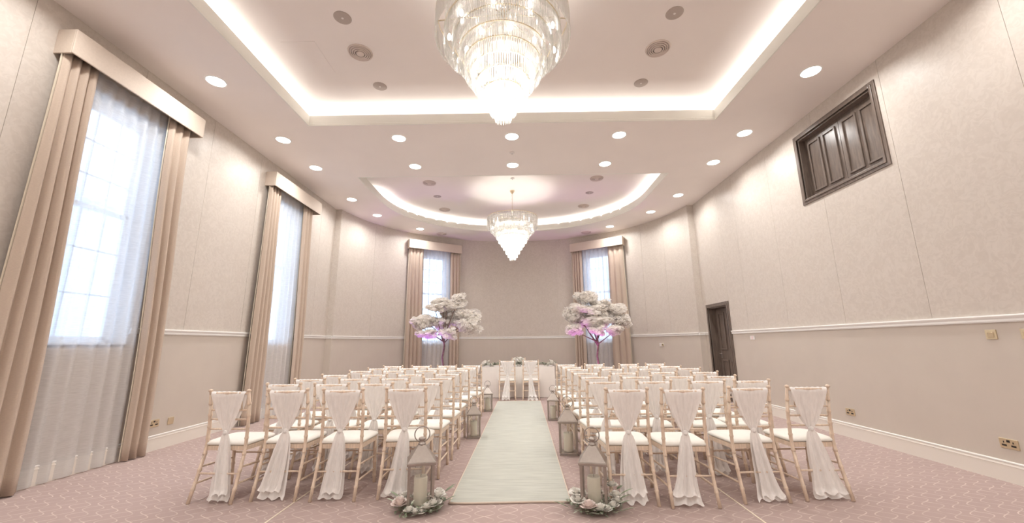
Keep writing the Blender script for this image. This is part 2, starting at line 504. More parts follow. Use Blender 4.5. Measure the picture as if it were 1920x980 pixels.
for nm in ('baseboard_left', 'baseboard_right'):
    s_ = 1 if nm.endswith('left') else -1
    x = XL if s_ > 0 else XR
    y1 = YS if s_ > 0 else 8.58
    sweep([(x, YF, s_, 0), (x, y1, s_, 0)], [(.012, SK - .014), (.022, SK - .014), (.022, SK - .004), (.012, SK + .001)]).build('moulding', M['white'], bpy.data.objects[nm])

# ---- ceiling with the two coves -------------------------------------
CX0, CX1, CY0, CY1 = -3.33, 3.20, 0.72, 5.77
AC = (-0.065, 9.15); AA, AB, AY0 = 3.27, 2.90, 7.755
def apse_loop(off=0.0, n=48):
    """outline of the half-round cove; off > 0 grows it"""
    pts = [(AC[0] - AA - off, AY0 - off), ]
    lo = [(AC[0] + (AA + off) * cos(t), AC[1] + (AB + off) * abs(sin(t)) ** .92) for t in [PI * i / n for i in range(n + 1)]]
    return [(AC[0] - AA - off, AY0 - off), (AC[0] + AA + off, AY0 - off)] + lo
def rect_loop(off=0.0):
    return [(CX0 - off, CY0 - off), (CX1 + off, CY0 - off), (CX1 + off, CY1 + off), (CX0 - off, CY1 + off)]
bm = bmesh.new()
def loop_edges(pts, z):
    vs = [bm.verts.new((*p, z)) for p in pts]
    return [bm.edges.new((vs[i], vs[(i + 1) % len(vs)])) for i in range(len(vs))]
outer = [(XL - .1, YF - .1), (XR + .1, YF - .1), (XR + .1, YS + .1)] + [ell(lerp(TS, PI - TS, i / 60), -.1) for i in range(61)] + [(XL - .1, YS + .1)]
ed = loop_edges(outer, HC) + loop_edges(rect_loop(), HC) + loop_edges(apse_loop(), HC)
bmesh.ops.triangle_fill(bm, use_beauty=True, edges=ed, normal=(0, 0, -1))
me = bpy.data.meshes.new('ceiling'); bm.to_mesh(me); bm.free(); me.materials.append(M['ceil'])
ce = struct(link('ceiling', me), 'pale pink ceiling with two lit coves')
def ribbon(loop, z0, z1, close=True):
    n = len(loop); vs = [(*p, z0) for p in loop] + [(*p, z1) for p in loop]
    fs = [(i, (i + 1) % n, n + (i + 1) % n, n + i) for i in range(n if close else n - 1)]
    return vs, fs
def lip(loops, name, label):
    """upstand and bead round a cove: inner (o=0) and outer faces"""
    mb = MB()
    def ring(la, za, lb, zb):
        n = len(la); mb.add([(*p, za) for p in la] + [(*p, zb) for p in lb], [(i, (i + 1) % n, n + (i + 1) % n, n + i) for i in range(n)])
    f = loops
    ring(f(0), HC, f(-.022), HC - .004); ring(f(-.022), HC - .004, f(-.022), HC + .03)
    ring(f(-.022), HC + .03, f(-.006), HC + .045); ring(f(-.006), HC + .045, f(-.006), HC + .185)
    ring(f(-.006), HC + .185, f(.02), HC + .185); ring(f(.02), HC + .185, f(.02), HC + .03)
    return struct(mb.build(name, M['lip']), label)
lip(rect_loop, f'trim_{k+1}', 'cream lip of the rectangular light cove')
lip(apse_loop, f'trim_{k+2}', 'cream lip of the half round light cove')
for f, sh in ((rect_loop, 'rect'), (apse_loop, 'apse')):
    mb = MB(); n = len(f(0))
    a, b = f(.02), f(.26)
    mb.add([(*p, HC + .03) for p in a] + [(*p, HC + .03) for p in b], [(i, (i + 1) % n, n + (i + 1) % n, n + i) for i in range(n)])
    # coved back of the trough rising to the raised ceiling
    prev, pz = b, HC + .03
    for o_, z_ in ((.26, HR - .10), (.245, HR - .05), (.21, HR - .015), (.16, HR)):
        c = f(o_)
        mb.add([(*p, pz) for p in prev] + [(*p, z_) for p in c], [(i, (i + 1) % n, n + (i + 1) % n, n + i) for i in range(n)], True)
        prev, pz = c, z_
    mb.add([(*p, HR) for p in prev], [tuple(range(n))])
    mb.build('cove_recess', M['ceil'], ce)
    # the LED strip, lying in the trough behind the lip
    mb = MB(); a, b = f(.11), f(.13)
    idx = range(n) if sh == 'rect' else [i for i in range(n) if i != 0]
    mb.add([(*p, HC + .14) for p in a] + [(*p, HC + .14) for p in b], [(i, (i + 1) % n, n + (i + 1) % n, n + i) for i in idx])
    mb.build('led_strip', M['led'], ce)
def strip_light(p, q, z):
    p, q = Vector((*p, z)), Vector((*q, z)); d = q - p; L = d.length
    o = lamp('cove_light', 'AREA', K_COVE * L, NEUT, (p + q) / 2, ce, (PI, 0, -math.atan2(d.y, d.x)), shape='RECTANGLE', size=L, size_y=.02)
z = HC + .158; lp = rect_loop(.11)
for i in range(4): strip_light(lp[i], lp[(i + 1) % 4], z)
lp = apse_loop(.11, 30)[1:]
for i in range(len(lp) - 1):
    if (Vector(lp[i + 1]) - Vector(lp[i])).length > .05: strip_light(lp[i], lp[i + 1], z)
# access hatch line in the raised ceiling
MB().box(-2.98, -2.55, 4.35, 4.95, HR - .004, HR + .01).build('access_panel', M['ceil'], ce)

# ------------------------------------------------------------------ windows
def window(num, origin, T, N, u0, u1, label):
    """sash window set 0.24 m back from the inner wall face"""
    ang = math.atan2(T.y, T.x)
    root = struct(link(f'window_{num}', None, None, (origin.x, origin.y, 0), ang), label)
    y0, y1 = .22, .27           # local +y is outward
    z0, z1 = WZ; zm = 2.88
    fr = MB(); w = .05
    fr.box(u0, u0 + w, y0, y1 + .03, z0, z1).box(u1 - w, u1, y0, y1 + .03, z0, z1).box(u0, u1, y0, y1 + .03, z0, z0 + .05).box(u0, u1, y0, y1 + .03, z1 - .05, z1)
    fr.build('window_frame', M['white'], root)
    MB().box(u0 - .0, u1 + .0, -.0, y0, z0 - .03, z0 + .012).build('window_sill', M['white'], root)
    for nm, (a, b, yo, rows) in {'upper_sash': (zm - .02, z1 - .05, y0 + .03, 3), 'lower_sash': (z0 + .05, zm + .03, y0, 3)}.items():
        sb = MB(); q = .04
        x0, x1 = u0 + w, u1 - w
        sb.box(x0, x0 + q, yo, yo + .035, a, b).box(x1 - q, x1, yo, yo + .035, a, b).box(x0, x1, yo, yo + .035, a, a + q).box(x0, x1, yo, yo + .035, b - q, b)
        cols = 3
        for i in range(1, cols):
            xx = lerp(x0, x1, i / cols); sb.box(xx - .009, xx + .009, yo + .005, yo + .03, a + q, b - q)
        for j in range(1, rows):
            zz = lerp(a, b, j / rows); sb.box(x0 + q, x1 - q, yo + .005, yo + .03, zz - .009, zz + .009)
        so = sb.build(nm, M['white'], root)
        for i in range(cols):
            for j in range(rows):
                MB().box(lerp(x0, x1, i / cols), lerp(x0, x1, (i + 1) / cols), yo + .015, yo + .018, lerp(a, b, j / rows), lerp(a, b, (j + 1) / rows)).build('pane', M['glass'], so)
    return root
# along the left wall: T = +Y, so local +y = -X (outward)
window(1, Vector((XL, 0)), Vector((0, 1)), Vector((1, 0)), *W1, 'sash window behind the nearer curtains')
window(2, Vector((XL, 0)), Vector((0, 1)), Vector((1, 0)), *W2, 'sash window behind the second curtains')
window(3, FL[0], FL[1], FL[2], *UWL, 'apse window behind one blossom tree')
window(4, FR[0], FR[1], FR[2], *UWR, 'apse window behind the other blossom tree')

# pelmets, drapes, sheers. local frame: x along the wall, -y into the room
PZ0, PZ1 = 4.225, 4.50
def pelmet(o, ang, u0, u1, back, front, label):
    r = thing('pelmet', label, 'pelmet', (o.x, o.y, 0), ang, 'curtain pelmets')
    t = .018
    MB().box(u0, u1, -front, -front + t, PZ0, PZ1).build('front_board', M['pelmet'], r, bevel=.006)
    for a in (u0, u1 - t): MB().box(a, a + t, -front + t, back, PZ0, PZ1).build('end_board', M['pelmet'], r, bevel=.004)
    MB().box(u0 + t, u1 - t, -front + t, back, PZ1 - .03, PZ1 - .012).build('top_board', M['pelmet'], r)
    MB().tube([(u0 + .04, -front + .09, PZ1 - .08), (u1 - .04, -front + .09, PZ1 - .08)], .012).build('curtain_pole', M['steel'], r)
    return r
def cloth(name, m, o, ang, top, bot, y, amp, nf, label, group, seed, z0=.012, z1=4.30, hem=False, lin=0):
    rnd = random.Random(seed)
    ph = [rnd.uniform(-.25, .25) for _ in range(nf + 2)]; am = [rnd.uniform(.65, 1.15) for _ in range(nf + 2)]
    def prof(u, v):                      # v = 0 at the top
        s = u * nf; i = min(int(s), nf - 1)
        e = s - i
        sh = lerp(ph[i], ph[i + 1], e) * v
        w = .5 - .5 * cos(2 * PI * (s + sh))
        a = lerp(am[i], am[i + 1], e)
        return (w ** .75) * a * amp * lerp(.55, 1.0, min(1, v * 2.2))
    def fn(u, v):
        b = .5 - .5 * cos(PI * min(1, v * 1.15))
        x = lerp(lerp(top[0], top[1], u), lerp(bot[0], bot[1], u), b)
        x += .35 * amp * sin(2 * PI * u * nf + 1.3) * .3 * lerp(.3, 1, v)
        return (x, -y - prof(u, v), lerp(z1, z0, v) )
    if lin:
        r = thing(name, label, 'curtain', (o.x, o.y, 0), ang, group)
        d = MB().grid(fn, nf * 12, 26).build('drape_cloth', m, r, fix=False)
        s = d.modifiers.new('thick', 'SOLIDIFY'); s.thickness = .004
        def fl_(u, v):
            x, yy, zz = fn(0 if lin < 0 else 1, v)
            return (x - lin * lerp(.002, .012, u) + lin * .030 * u, lerp(-y + .004, -y + .002, u), zz)
        MB().grid(fl_, 2, 20).build('lining_edge', M['lining'], r)
        MB().grid(lambda u, v: (lerp(top[0], top[1], u), -y - amp * .35 - .02 * sin(u * nf * 2 * PI), lerp(z1 + .05, z1 - .01, v)), nf * 6, 1).build('heading_tape', m, r, fix=False)
        return r
    mb = MB().grid(lambda u, v: fn(u, v * (.962 if hem else 1)), nf * 14, 28)
    ob = tag(mb.build(name, m, None, (o.x, o.y, 0), ang, fix=False), label, 'sheer curtain', group)
    if hem:
        hb = MB().grid(lambda u, v: fn(u, lerp(.962, 1.0, v)), nf * 14, 1)
        hb.build('hem', M['hem'], ob, fix=False)
    return ob
oL = Vector((XL, 0)); aL = PI / 2     # local x = world +Y, local -y = world +X
sets = [
    (oL, aL, (3.44, 5.15), ((3.46, 3.80), (3.42, 3.89)), ((4.72, 5.05), (4.86, 5.14)), (3.80, 4.82), 'nearer window wall window', 1, .0),
    (oL, aL, (6.88, 8.63), ((6.90, 7.26), (6.85, 7.34)), ((8.12, 8.46), (8.20, 8.55)), (7.26, 8.22), 'second window of the window wall', 2, .0),
    (FL[0], math.atan2(FL[1].y, FL[1].x), (-.92, .85), ((-.88, -.42), (-.90, -.38)), ((.50, .83), (.50, .84)), (-.42, .52), 'apse window on the window side', 3, .12),
    (FR[0], math.atan2(FR[1].y, FR[1].x), (-.85, .92), ((-.83, -.49), (-.83, -.46)), ((.40, .88), (.38, .93)), (-.50, .42), 'apse window on the door side', 4, .12),
]
for o, a, pu, d1, d2, sh, nm, sd, bk in sets:
    pelmet(o, a, *pu, bk, .205, f'beige padded pelmet box over the {nm}')
    nf1 = 4; nf2 = 3
    cloth('drape', M['drape'], o, a, *d1, .090, .076, nf1, f'beige pleated drape, first side of the {nm}' if sd < 3 else f'beige pleated drape at the outer edge of the {nm}' if sd == 3 else f'beige pleated drape nearer the altar at the {nm}', 'beige drapes', sd * 10 + 1, lin=-1)
    cloth('drape', M['drape'], o, a, *d2, .090, .070, nf2, f'beige pleated drape, far side of the {nm}' if sd < 3 else f'beige pleated drape nearer the altar at the {nm}' if sd == 3 else f'beige pleated drape at the outer edge of the {nm}', 'beige drapes', sd * 10 + 2, lin=1 if sd > 2 else -1)
    cloth('sheer_curtain', M['sheer'], o, a, sh, (sh[0] - .01, sh[1] + .06), .012, .062, 7, f'translucent white sheer across the {nm}', 'sheer curtains', sd * 10 + 3, hem=True)

# ------------------------------------------------------------------ outside
ex = MB().box(-22, -14, -6, 13, -1, 6.0).box(-22.3, -13.7, -6.3, 13.3, 6.0, 6.25)
struct(ex.build('exterior_building', M['brick']), 'pale rendered building outside the windows')
ex2 = MB().box(5, 22, 24, 30, -1, 6.5)
struct(ex2.build('exterior_building', M['brick']), 'pale rendered building beyond the apse')
struct(MB().box(-40, 40, -30, 50, -1.2, -1.0).build('exterior_ground', M['brick']), 'pale ground outside')

# ------------------------------------------------------------------ door and hatch (x = XR plane, local x toward +X)
def bead_rect(mb, x, y0, y1, z0, z1, w, d):
    """moulding frame standing proud of plane x toward -X"""
    mb.box(x - d, x, y0, y0 + w, z0, z1).box(x - d, x, y1 - w, y1, z0, z1).box(x - d, x, y0 + w, y1 - w, z0, z0 + w).box(x - d, x, y0 + w, y1 - w, z1 - w, z1)
def architrave(root, y0, y1, z0, z1, w, bottom):
    mb = MB()
    for d, ww in ((.022, w), (.034, w * .45)):
        mb.box(XR - d, XR, y0 - ww, y0, z0 - (ww if bottom else 0), z1 + ww)
        mb.box(XR - d, XR, y1, y1 + ww, z0 - (ww if bottom else 0), z1 + ww)
        mb.box(XR - d, XR, y0, y1, z1, z1 + ww)
        if bottom: mb.box(XR - d, XR, y0, y1, z0 - ww, z0)
    mb.build('architrave', M['darkwood'], root, bevel=.004)
def reveal(root, y0, y1, z0, z1, d, bottom):
    mb = MB(); t = .02
    mb.box(XR - .001, XR + d, y0, y0 + t, z0, z1).box(XR - .001, XR + d, y1 - t, y1, z0, z1).box(XR - .001, XR + d, y0 + t, y1 - t, z1 - t, z1)
    if bottom: mb.box(XR - .001, XR + d, y0 + t, y1 - t, z0, z0 + t)
    mb.build('frame', M['darkwood'], root)
d1 = struct(link('door_1', None), 'dark panelled door beside the apse')
y0, y1, z0, z1 = DOOR
architrave(d1, y0, y1, z0, z1, .08, False); reveal(d1, y0, y1, z0, z1, .24, False)
lf = MB().box(XR + .16, XR + .205, y0 + .022, y1 - .022, .008, z1 - .022).build('door_leaf', M['darkwood'], d1)
ym = (y0 + y1) / 2
for a, b, c, d in ((y0 + .12, ym - .05, 1.12, 1.96), (ym + .05, y1 - .12, 1.12, 1.96), (y0 + .12, ym - .05, .2, .9), (ym + .05, y1 - .12, .2, .9)):
    mb = MB(); bead_rect(mb, XR + .16, a, b, c, d, .035, .022); mb.box(XR + .152, XR + .16, a + .05, b - .05, c + .05, d - .05)
    mb.build('panel', M['darkwood'], lf, bevel=.003)
hb = MB().box(XR + .155, XR + .16, y1 - .10, y1 - .06, .93, 1.10); hb.tube([(XR + .155, y1 - .08, 1.03), (XR + .11, y1 - .08, 1.03), (XR + .11, y1 - .19, 1.03)], .009)
hb.build('handle', M['steel'], lf)
d2 = struct(link('door_2', None), 'dark panelled double hatch high on the wall')
y0, y1, z0, z1 = HATCH
architrave(d2, y0, y1, z0, z1, .075, True); reveal(d2, y0, y1, z0, z1, .24, True)
ym = (y0 + y1) / 2
for a, b in ((y0 + .021, ym - .004), (ym + .004, y1 - .021)):
    lf = MB().box(XR + .10, XR + .14, a, b, z0 + .021, z1 - .021).build('door_leaf', M['darkwood'], d2)
    w = (b - a)
    for c in (.08, .54):
        mb = MB(); bead_rect(mb, XR + .10, a + c * w, a + (c + .38) * w, z0 + .10, z1 - .10, .028, .02)
        mb.build('panel_moulding', M['darkwood'], lf, bevel=.005)
MB().box(XR + .14, XR + .30, y0, y1, z0, z1).build('backing', M['darkwood'], d2)
MB().box(XR + .205, XR + .30, DOOR[0], DOOR[1], 0, DOOR[3]).build('backing', M['darkwood'], d1)

# ------------------------------------------------------------------ wall plates. built facing -X at x=0, placed on walls
def plate(name, label, x, y, z, w, h, kind, rz, group, ax='y'):
    r = thing(name, label, {'socket': 'socket', 'switch': 'switch', 'blank': 'wall plate', 'sign': 'wall plate', 'stat': 'thermostat'}[kind], (x, y, z), rz, group)
    pm = M['plastic'] if kind in ('sign', 'stat') else M['brass']
    MB().box(-.009, 0, -w / 2, w / 2, -h / 2, h / 2).build('plate', pm, r, bevel=.002)
    if kind == 'socket':
        for s_ in (-1, 1):
            mb = MB(); c = s_ * w * .25
            mb.box(-.0105, -.009, c - .004, c + .004, .004, .020).box(-.0105, -.009, c - .016, c - .006, -.020, -.012).box(-.0105, -.009, c + .006, c + .016, -.020, -.012)
            mb.box(-.0100, -.009, c - .019, c + .019, -.024, -.008)
            mb.build('socket_holes', M['black'], r)
        MB().box(-.0115, -.009, -.012, .012, .012, .032).build('switch', M['black'], r)
    if kind == 'switch':
        MB().box(-.013, -.009, -w * .28, w * .28, -h * .3, h * .25).build('rocker', M['gold'], r, bevel=.002)
    if kind == 'sign':
        MB().box(-.012, -.009, -.022, .022, -h * .38, h * .38).build('centre_button', M['pinkled'], r, bevel=.002)
    if kind == 'stat':
        MB().box(-.02, -.009, -w * .5, -w * .05, -h * .38, h * .38).build('brass_dial', M['brass'], r, bevel=.003)
        MB().box(-.024, -.02, -w * .36, -w * .2, -.01, .012).build('knob', M['black'], r)
    return r
plate('double_socket', 'brass double socket low on the wall, nearer the camera', XR, 4.004, .347, .146, .088, 'socket', 0, 'brass sockets')
plate('double_socket', 'brass double socket low on the door wall, behind the end chair', XR, 5.796, .341, .146, .088, 'socket', 0, 'brass sockets')
plate('double_socket', 'brass double socket beside the nearer beige drape', XL, 5.335, .337, .146, .088, 'socket', PI, 'brass sockets')
plate('blank_plate', 'square brass blanking plate next to the socket', XL, 5.59, .326, .088, .088, 'blank', PI, None)
plate('light_switch', 'brass dimmer switch just under the dado rail', XR, 3.93, 1.344, .09, .09, 'switch', 0, 'brass switches')
plate('light_switch', 'brass switch cut by the picture edge under the dado rail', XR, 3.655, 1.345, .09, .09, 'switch', 0, 'brass switches')
plate('call_point', 'small white plate with pink button under the rail beside the door', XR, 7.87, 1.368, .15, .075, 'sign', 0, None)
tt = math.asin((11.114 - EC[1]) / EB)
px_, py_ = ell(tt)
plate('thermostat', 'white and brass thermostat plate on the apse wall', px_, py_, 1.232, .15, .085, 'stat', math.atan2(sin(tt) / EB, cos(tt) / EA), None)

# ------------------------------------------------------------------ ceiling fittings
lens_me = MB().lathe([(.004, -.014), (.08, -.011), (.104, -.005), (.109, .0)], 28, cap=True).mesh('lens', M['lens'])
ring_me = MB().lathe([(.109, -.0), (.111, -.008), (.121, -.006), (.126, 0)], 28, cap=False).mesh('bezel', M['white'])
def downlight(x, y, label):
    r = thing('downlight', label, 'ceiling light', (x, y, HC - .001), 0, 'round recessed downlights')
    link('lens', lens_me, r); link('bezel', ring_me, r)
    lamp('downlight_beam', 'AREA', K_DOWN, WARM, (0, 0, -.02), r, shape='DISK', size=.20, spread=2.75)
ordn = ['nearest', 'second', 'third', 'fourth', 'fifth', 'sixth']
for i, (xl, xr, y) in enumerate([(-3.975, 3.885, 4.63), (-3.975, 3.888, 6.18), (-3.97, 3.90, 7.29), (-3.975, 3.905, 9.05), (-3.78, 3.65, 10.27), (-2.93, 2.856, 11.61)]):
    downlight(xl, y, f'round bright downlight above the window wall, {ordn[i]} along it from the camera')
    downlight(xr, y, f'round bright downlight above the door wall, {ordn[i]} along it from the camera')
for i, (y, n) in enumerate(((6.18, 'rectangular cove'), (7.285, 'half round cove'))):
    for x, w in ((-1.985, 'window side of'), (-.053, 'centre of'), (1.77, 'door side of')):
        downlight(x, y, f'round bright downlight, {w} the row beside the {n}')
for y in (3.0, 1.4, -.2, -1.8):
    for x in (-3.975, 3.885):
        w_ = 'window wall' if x < 0 else 'door wall'
        downlight(x, y, f'bright downlight out of view, {w_}, ' + {3.0: 'just before the pelmets', 1.4: 'ahead of the camera', -.2: 'beside the camera', -1.8: 'behind the camera'}[y])
for x, y in [(x, y) for x in (-1.985, -.053, 1.77) for y in (-.6, -2.2)]: downlight(x, y, f'round bright downlight behind the camera, ' + ('window side' if x < -1 else 'centre' if x < 1 else 'door side') + (' of the nearer row' if y > -1 else ' of the added farther row'))  # farther row is added, unseen, to brighten the sashes from behind the camera

sp_me = MB().lathe([(.001, -.008), (.085, -.007), (.097, -.004), (.102, 0)], 28).mesh('grille', M['grille'])
sc_me = MB().lathe([(.001, -.0095), (.012, -.0092), (.016, -.007)], 12).mesh('centre_badge', M['plastic'])
def speaker(x, y, z, label):
    r = thing('ceiling_speaker', label, 'speaker', (x, y, z), 0, 'round ceiling speakers')
    link('grille', sp_me, r); link('centre_badge', sc_me, r)
for x, y, l in ((-2.03, 3.99, 'near corner, window side'), (1.90, 4.01, 'near corner, door side'), (-2.02, 5.27, 'far corner, window side'), (1.895, 5.29, 'far corner, door side')):
    speaker(x, y, HR, f'round grey ceiling speaker in the rectangular cove, {l}')
speaker(-2.06, 9.82, HR, 'round grey ceiling speaker in the half round cove, window side')
speaker(1.91, 9.70, HR, 'round grey ceiling speaker in the half round cove, door side')
dmes = [MB().lathe([(r0, -.02 + dz), (r0 + .012, -.03 + dz), (r0 + .022, -.012 + dz), (r0 + .020, -.008 + dz), (r0 + .012, -.022 + dz)], 28, cap=False).mesh('vane', M['vent']) for r0, dz in ((.062, -.004), (.088, 0), (.113, .005), (.137, .010))]
dback = MB().lathe([(.155, -.001), (.001, -.002)], 28).mesh('backplate', M['ventdark'])
dcone = MB().lathe([(.001, -.034), (.035, -.034), (.052, -.028), (.056, -.012), (.05, -.01)], 28).mesh('centre_disc', M['vent'])
def diffuser(x, y, z, label, s=1.0):
    r = thing('ceiling_vent', label, 'air vent', (x, y, z), 0, 'round ceiling air vents')
    r.scale = (s, s, 1)
    for me_ in dmes: link('vane', me_, r)
    link('backplate', dback, r); link('centre_disc', dcone, r)
for x, y, l in ((-2.04, 4.56, 'window side of the big chandelier'), (1.90, 4.58, 'door side of the big chandelier')):
    diffuser(x, y, HR, f'round ringed air vent, {l}')
for x, y, l in ((-2.07, 8.92, 'nearer vent of the half round cove, window side'), (1.915, 8.78, 'nearer vent of the half round cove, door side'), (-2.05, 10.86, 'farther vent of the half round cove, window side'), (1.92, 10.70, 'farther vent of the half round cove, door side')):
    diffuser(x, y, HR, f'round {l}')
diffuser(-2.38, 12.19, HC, 'round air vent on the lower ceiling before the window side pelmet')
diffuser(2.234, 12.21, HC, 'round air vent on the lower ceiling before the door side pelmet')
for (x, y, z, l) in ((-.058, 6.765, HC, 'tiny smoke detector between the two centre downlights'), (-.07, 8.72, HR, 'tiny smoke detector before the far chandelier rose')):
    r = thing('smoke_detector', l, 'smoke detector', (x, y, z), 0, 'ceiling smoke detectors')
    MB().lathe([(.045, 0), (.045, -.012), (.03, -.022), (.001, -.024)], 20).build('housing', M['plastic'], r)
    MB().lathe([(.012, -.024), (.012, -.03), (.001, -.031)], 12).build('sensor', M['grille'], r)

# ------------------------------------------------------------------ chandeliers
TIERS = [(.627, 4.10, .27), (.545, 4.00, .20), (.465, 3.92, .17), (.405, 3.83, .16), (.350, 3.73, .16), (.285, 3.635, .16), (.230, 3.55, .15), (.170, 3.447, .15), (.115, 3.36, .14), (.070, 3.29, .14)]
def crystal_ring(r, zb, h, seed):
    """a ring of hanging faceted rods"""
    rnd = random.Random(seed); mb = MB()
    n = max(10, int(2 * PI * r / .021))
    for i in range(n):
        t = 2 * PI * (i + rnd.uniform(-.1, .1)) / n
        x, y = r * cos(t), r * sin(t); w = .0075; tw = t + rnd.uniform(-.3, .3)
        j = rnd.uniform(-.006, .006)
        ring = lambda q, z: [(x + q * cos(tw + PI / 2 * k_), y + q * sin(tw + PI / 2 * k_), z) for k_ in range(4)]
        zt, zl = zb + h, zb + j
        vs = ring(w * .6, zt) + ring(w, zt - .015) + ring(w, zl + .022) + [(x, y, zl)]
        fs = [(a + k_, a + (k_ + 1) % 4, a + 4 + (k_ + 1) % 4, a + 4 + k_) for a in (0, 4) for k_ in range(4)] + [(8 + k_, 8 + (k_ + 1) % 4, 12) for k_ in range(4)]
        mb.add(vs, fs)
    return mb
ring_meshes = [crystal_ring(r, zb - 3.25, h, i + 5).mesh('crystal_tier', M['crystal']) for i, (r, zb, h) in enumerate(TIERS)]
inner_meshes = [crystal_ring(r * .86, zb - 3.25 + .03, h * .8, i + 50).mesh('crystal_tier', M['crystal']) for i, (r, zb, h) in enumerate(TIERS[:5])]
hoops = [MB().torus((0, 0, zb + h - 3.25), r, .007, n=40, m=6).mesh('hoop', M['gold']) for r, zb, h in TIERS]
bulb_me = MB().lathe([(.002, -.035), (.012, -.03), (.018, -.012), (.016, .008), (.008, .02), (.006, .03)], 10).mesh('bulb', M['bulb'])
def chandelier(x, y, ztip, label, power):
    r = thing('chandelier', label, 'chandelier', (x, y, ztip), 0, 'tiered crystal chandeliers')
    for i, me_ in enumerate(ring_meshes):
        o = link('crystal_tier', me_, r); o['kind'] = 'stuff'
        link('hoop', hoops[i], r)
    for me_ in inner_meshes:
        o = link('crystal_tier', me_, r); o['kind'] = 'stuff'
    top = TIERS[0][1] + TIERS[0][2] - 3.25
    sp = MB()
    for k_ in range(8):
        t = PI * k_ / 4; sp.tube([(0, 0, top + .06), (.627 * cos(t), .627 * sin(t), top)], .006, 6)
    sp.build('spokes', M['gold'], r)
    MB().tube([(0, 0, .25), (0, 0, top + .08)], .012).build('stem', M['gold'], r)
    cz = HR - ztip
    ch = MB(); nl = int((cz - top - .1) / .05)
    for k_ in range(max(nl, 0)): ch.torus((0, 0, top + .10 + k_ * .05), .016, .004, 'x' if k_ % 2 else 'y', 10, 5)
    ch.build('chain', M['gold'], r)
    MB().lathe([(.012, -.09), (.02, -.06), (.045, -.04), (.06, -.012), (.062, 0)], 20).build('ceiling_rose', M['gold'], r, (0, 0, cz))
    for rr, zz, nn in ((.50, .86, 10), (.34, .74, 8), (.27, .58, 7), (.20, .46, 6), (.13, .36, 5), (.07, .24, 4), (.03, .13, 2)):
        for k_ in range(nn):
            t = 2 * PI * (k_ + .3) / nn
            link('bulb', bulb_me, r, (rr * cos(t), rr * sin(t), zz))
    for zz, rr, e in ((.64, .20, .07), (.44, .13, .35), (.22, .06, .58)):
        lamp('chandelier_glow', 'POINT', K_CHAND * power * e, (1.0, .975, .93), (0, 0, zz), r, shadow_soft_size=rr)
    return r
chandelier(-.105, 3.25, 3.222, 'large tiered crystal chandelier nearest the camera', .65)
chandelier(-.088, 9.50, 3.252, 'smaller looking tiered crystal chandelier hanging by a chain over the altar table', 1.6)

# ------------------------------------------------------------------ chairs
def bamboo(path, r, bumps, n=8):
    """turned rod: sampled path with small rings"""
    pts = []; rad = []
    P = [Vector(p) for p in path]
    L = [0]
    for a, b in zip(P, P[1:]): L.append(L[-1] + (b - a).length)
    def at(s):
        for i in range(len(P) - 1):
            if s <= L[i + 1] + 1e-9: return P[i].lerp(P[i + 1], (s - L[i]) / (L[i + 1] - L[i]))
        return P[-1]
    ss = {0.0: 1, L[-1]: .8}
    for q in L[1:-1]: ss[q] = 1
    for b in bumps:
        c = b * L[-1]
        ss[c - .012] = 1; ss[c - .005] = 1.22; ss[c + .005] = 1.22; ss[c + .012] = 1
    for s_ in sorted(ss):
        pts.append(at(s_)); rad.append(r * ss[s_])
    return MB().tube(pts, rad, n)
def bez(p, q, r_, n=6):
    p, q, r_ = Vector(p), Vector(q), Vector(r_)
    return [tuple(p * (1 - t) ** 2 + 2 * q * t * (1 - t) + r_ * t * t) for t in [i / n for i in range(n + 1)]]
CH = {}
def post(sx):
    pth = [(sx * .187, -.115, 0), (sx * .184, -.060, .18), (sx * .181, -.012, .36), (sx * .180, 0, .46), (sx * .180, -.002, .62), (sx * .180, -.018, .78), (sx * .179, -.042, .90)]
    mb = bamboo(pth, .0145, (.12, .28, .42, .56, .66, .77, .88))
    mb.lathe([(.010, .0), (.018, .006), (.019, .016), (.012, .024), (.002, .027)], 8, (sx * .179, -.043, .893))
    return mb.mesh('back_post', M['wood'])
CH['post'] = [post(-1), post(1)]
CH['fleg'] = [bamboo([(s_ * .190, .375, 0), (s_ * .187, .36, .25), (s_ * .185, .35, .425)], .0155, (.15, .45, .75)).mesh('front_leg', M['wood']) for s_ in (-1, 1)]
def seat_outline(g=0.0, n=5):
    c = [(-.190, -.005), (.190, -.005), (.212, .385), (-.212, .385)]; pts = []
    rad = [.03, .03, .07, .07]
    ctr = (0, .19)
    for i, (x, y) in enumerate(c):
        x += g * (1 if x > 0 else -1); y += g * (1 if y > .2 else -1)
        sx, sy = (1 if x > 0 else -1), (1 if y > .2 else -1)
        r_ = rad[i]; cx, cy = x - sx * r_, y - sy * r_
        a0 = {(-1, -1): PI, (1, -1): 1.5 * PI, (1, 1): 0, (-1, 1): .5 * PI}[(sx, sy)]
        for k_ in range(n + 1):
            t = a0 + PI / 2 * k_ / n
            pts.append((cx + r_ * cos(t), cy + r_ * sin(t)))
    return pts
def stack(levels, name, m, smooth=True):
    mb = MB(); n = None; vs = []
    for g, z_ in levels:
        o_ = seat_outline(g); n = len(o_); vs += [(*p, z_) for p in o_]
    fs = [(i * n + k_, i * n + (k_ + 1) % n, (i + 1) * n + (k_ + 1) % n, (i + 1) * n + k_) for i in range(len(levels) - 1) for k_ in range(n)]
    fs += [tuple(range(n - 1, -1, -1)), tuple((len(levels) - 1) * n + k_ for k_ in range(n))]
    mb.add(vs, fs, smooth)
    return mb.mesh(name, m)
CH['seat'] = stack([(-.012, .392), (0, .396), (0, .428), (-.006, .434)], 'seat', M['wood'], False)
CH['pad'] = stack([(-.012, .434), (.004, .440), (.008, .452), (.002, .464), (-.02, .474), (-.06, .479), (-.12, .481)], 'seat_pad', M['pad'])
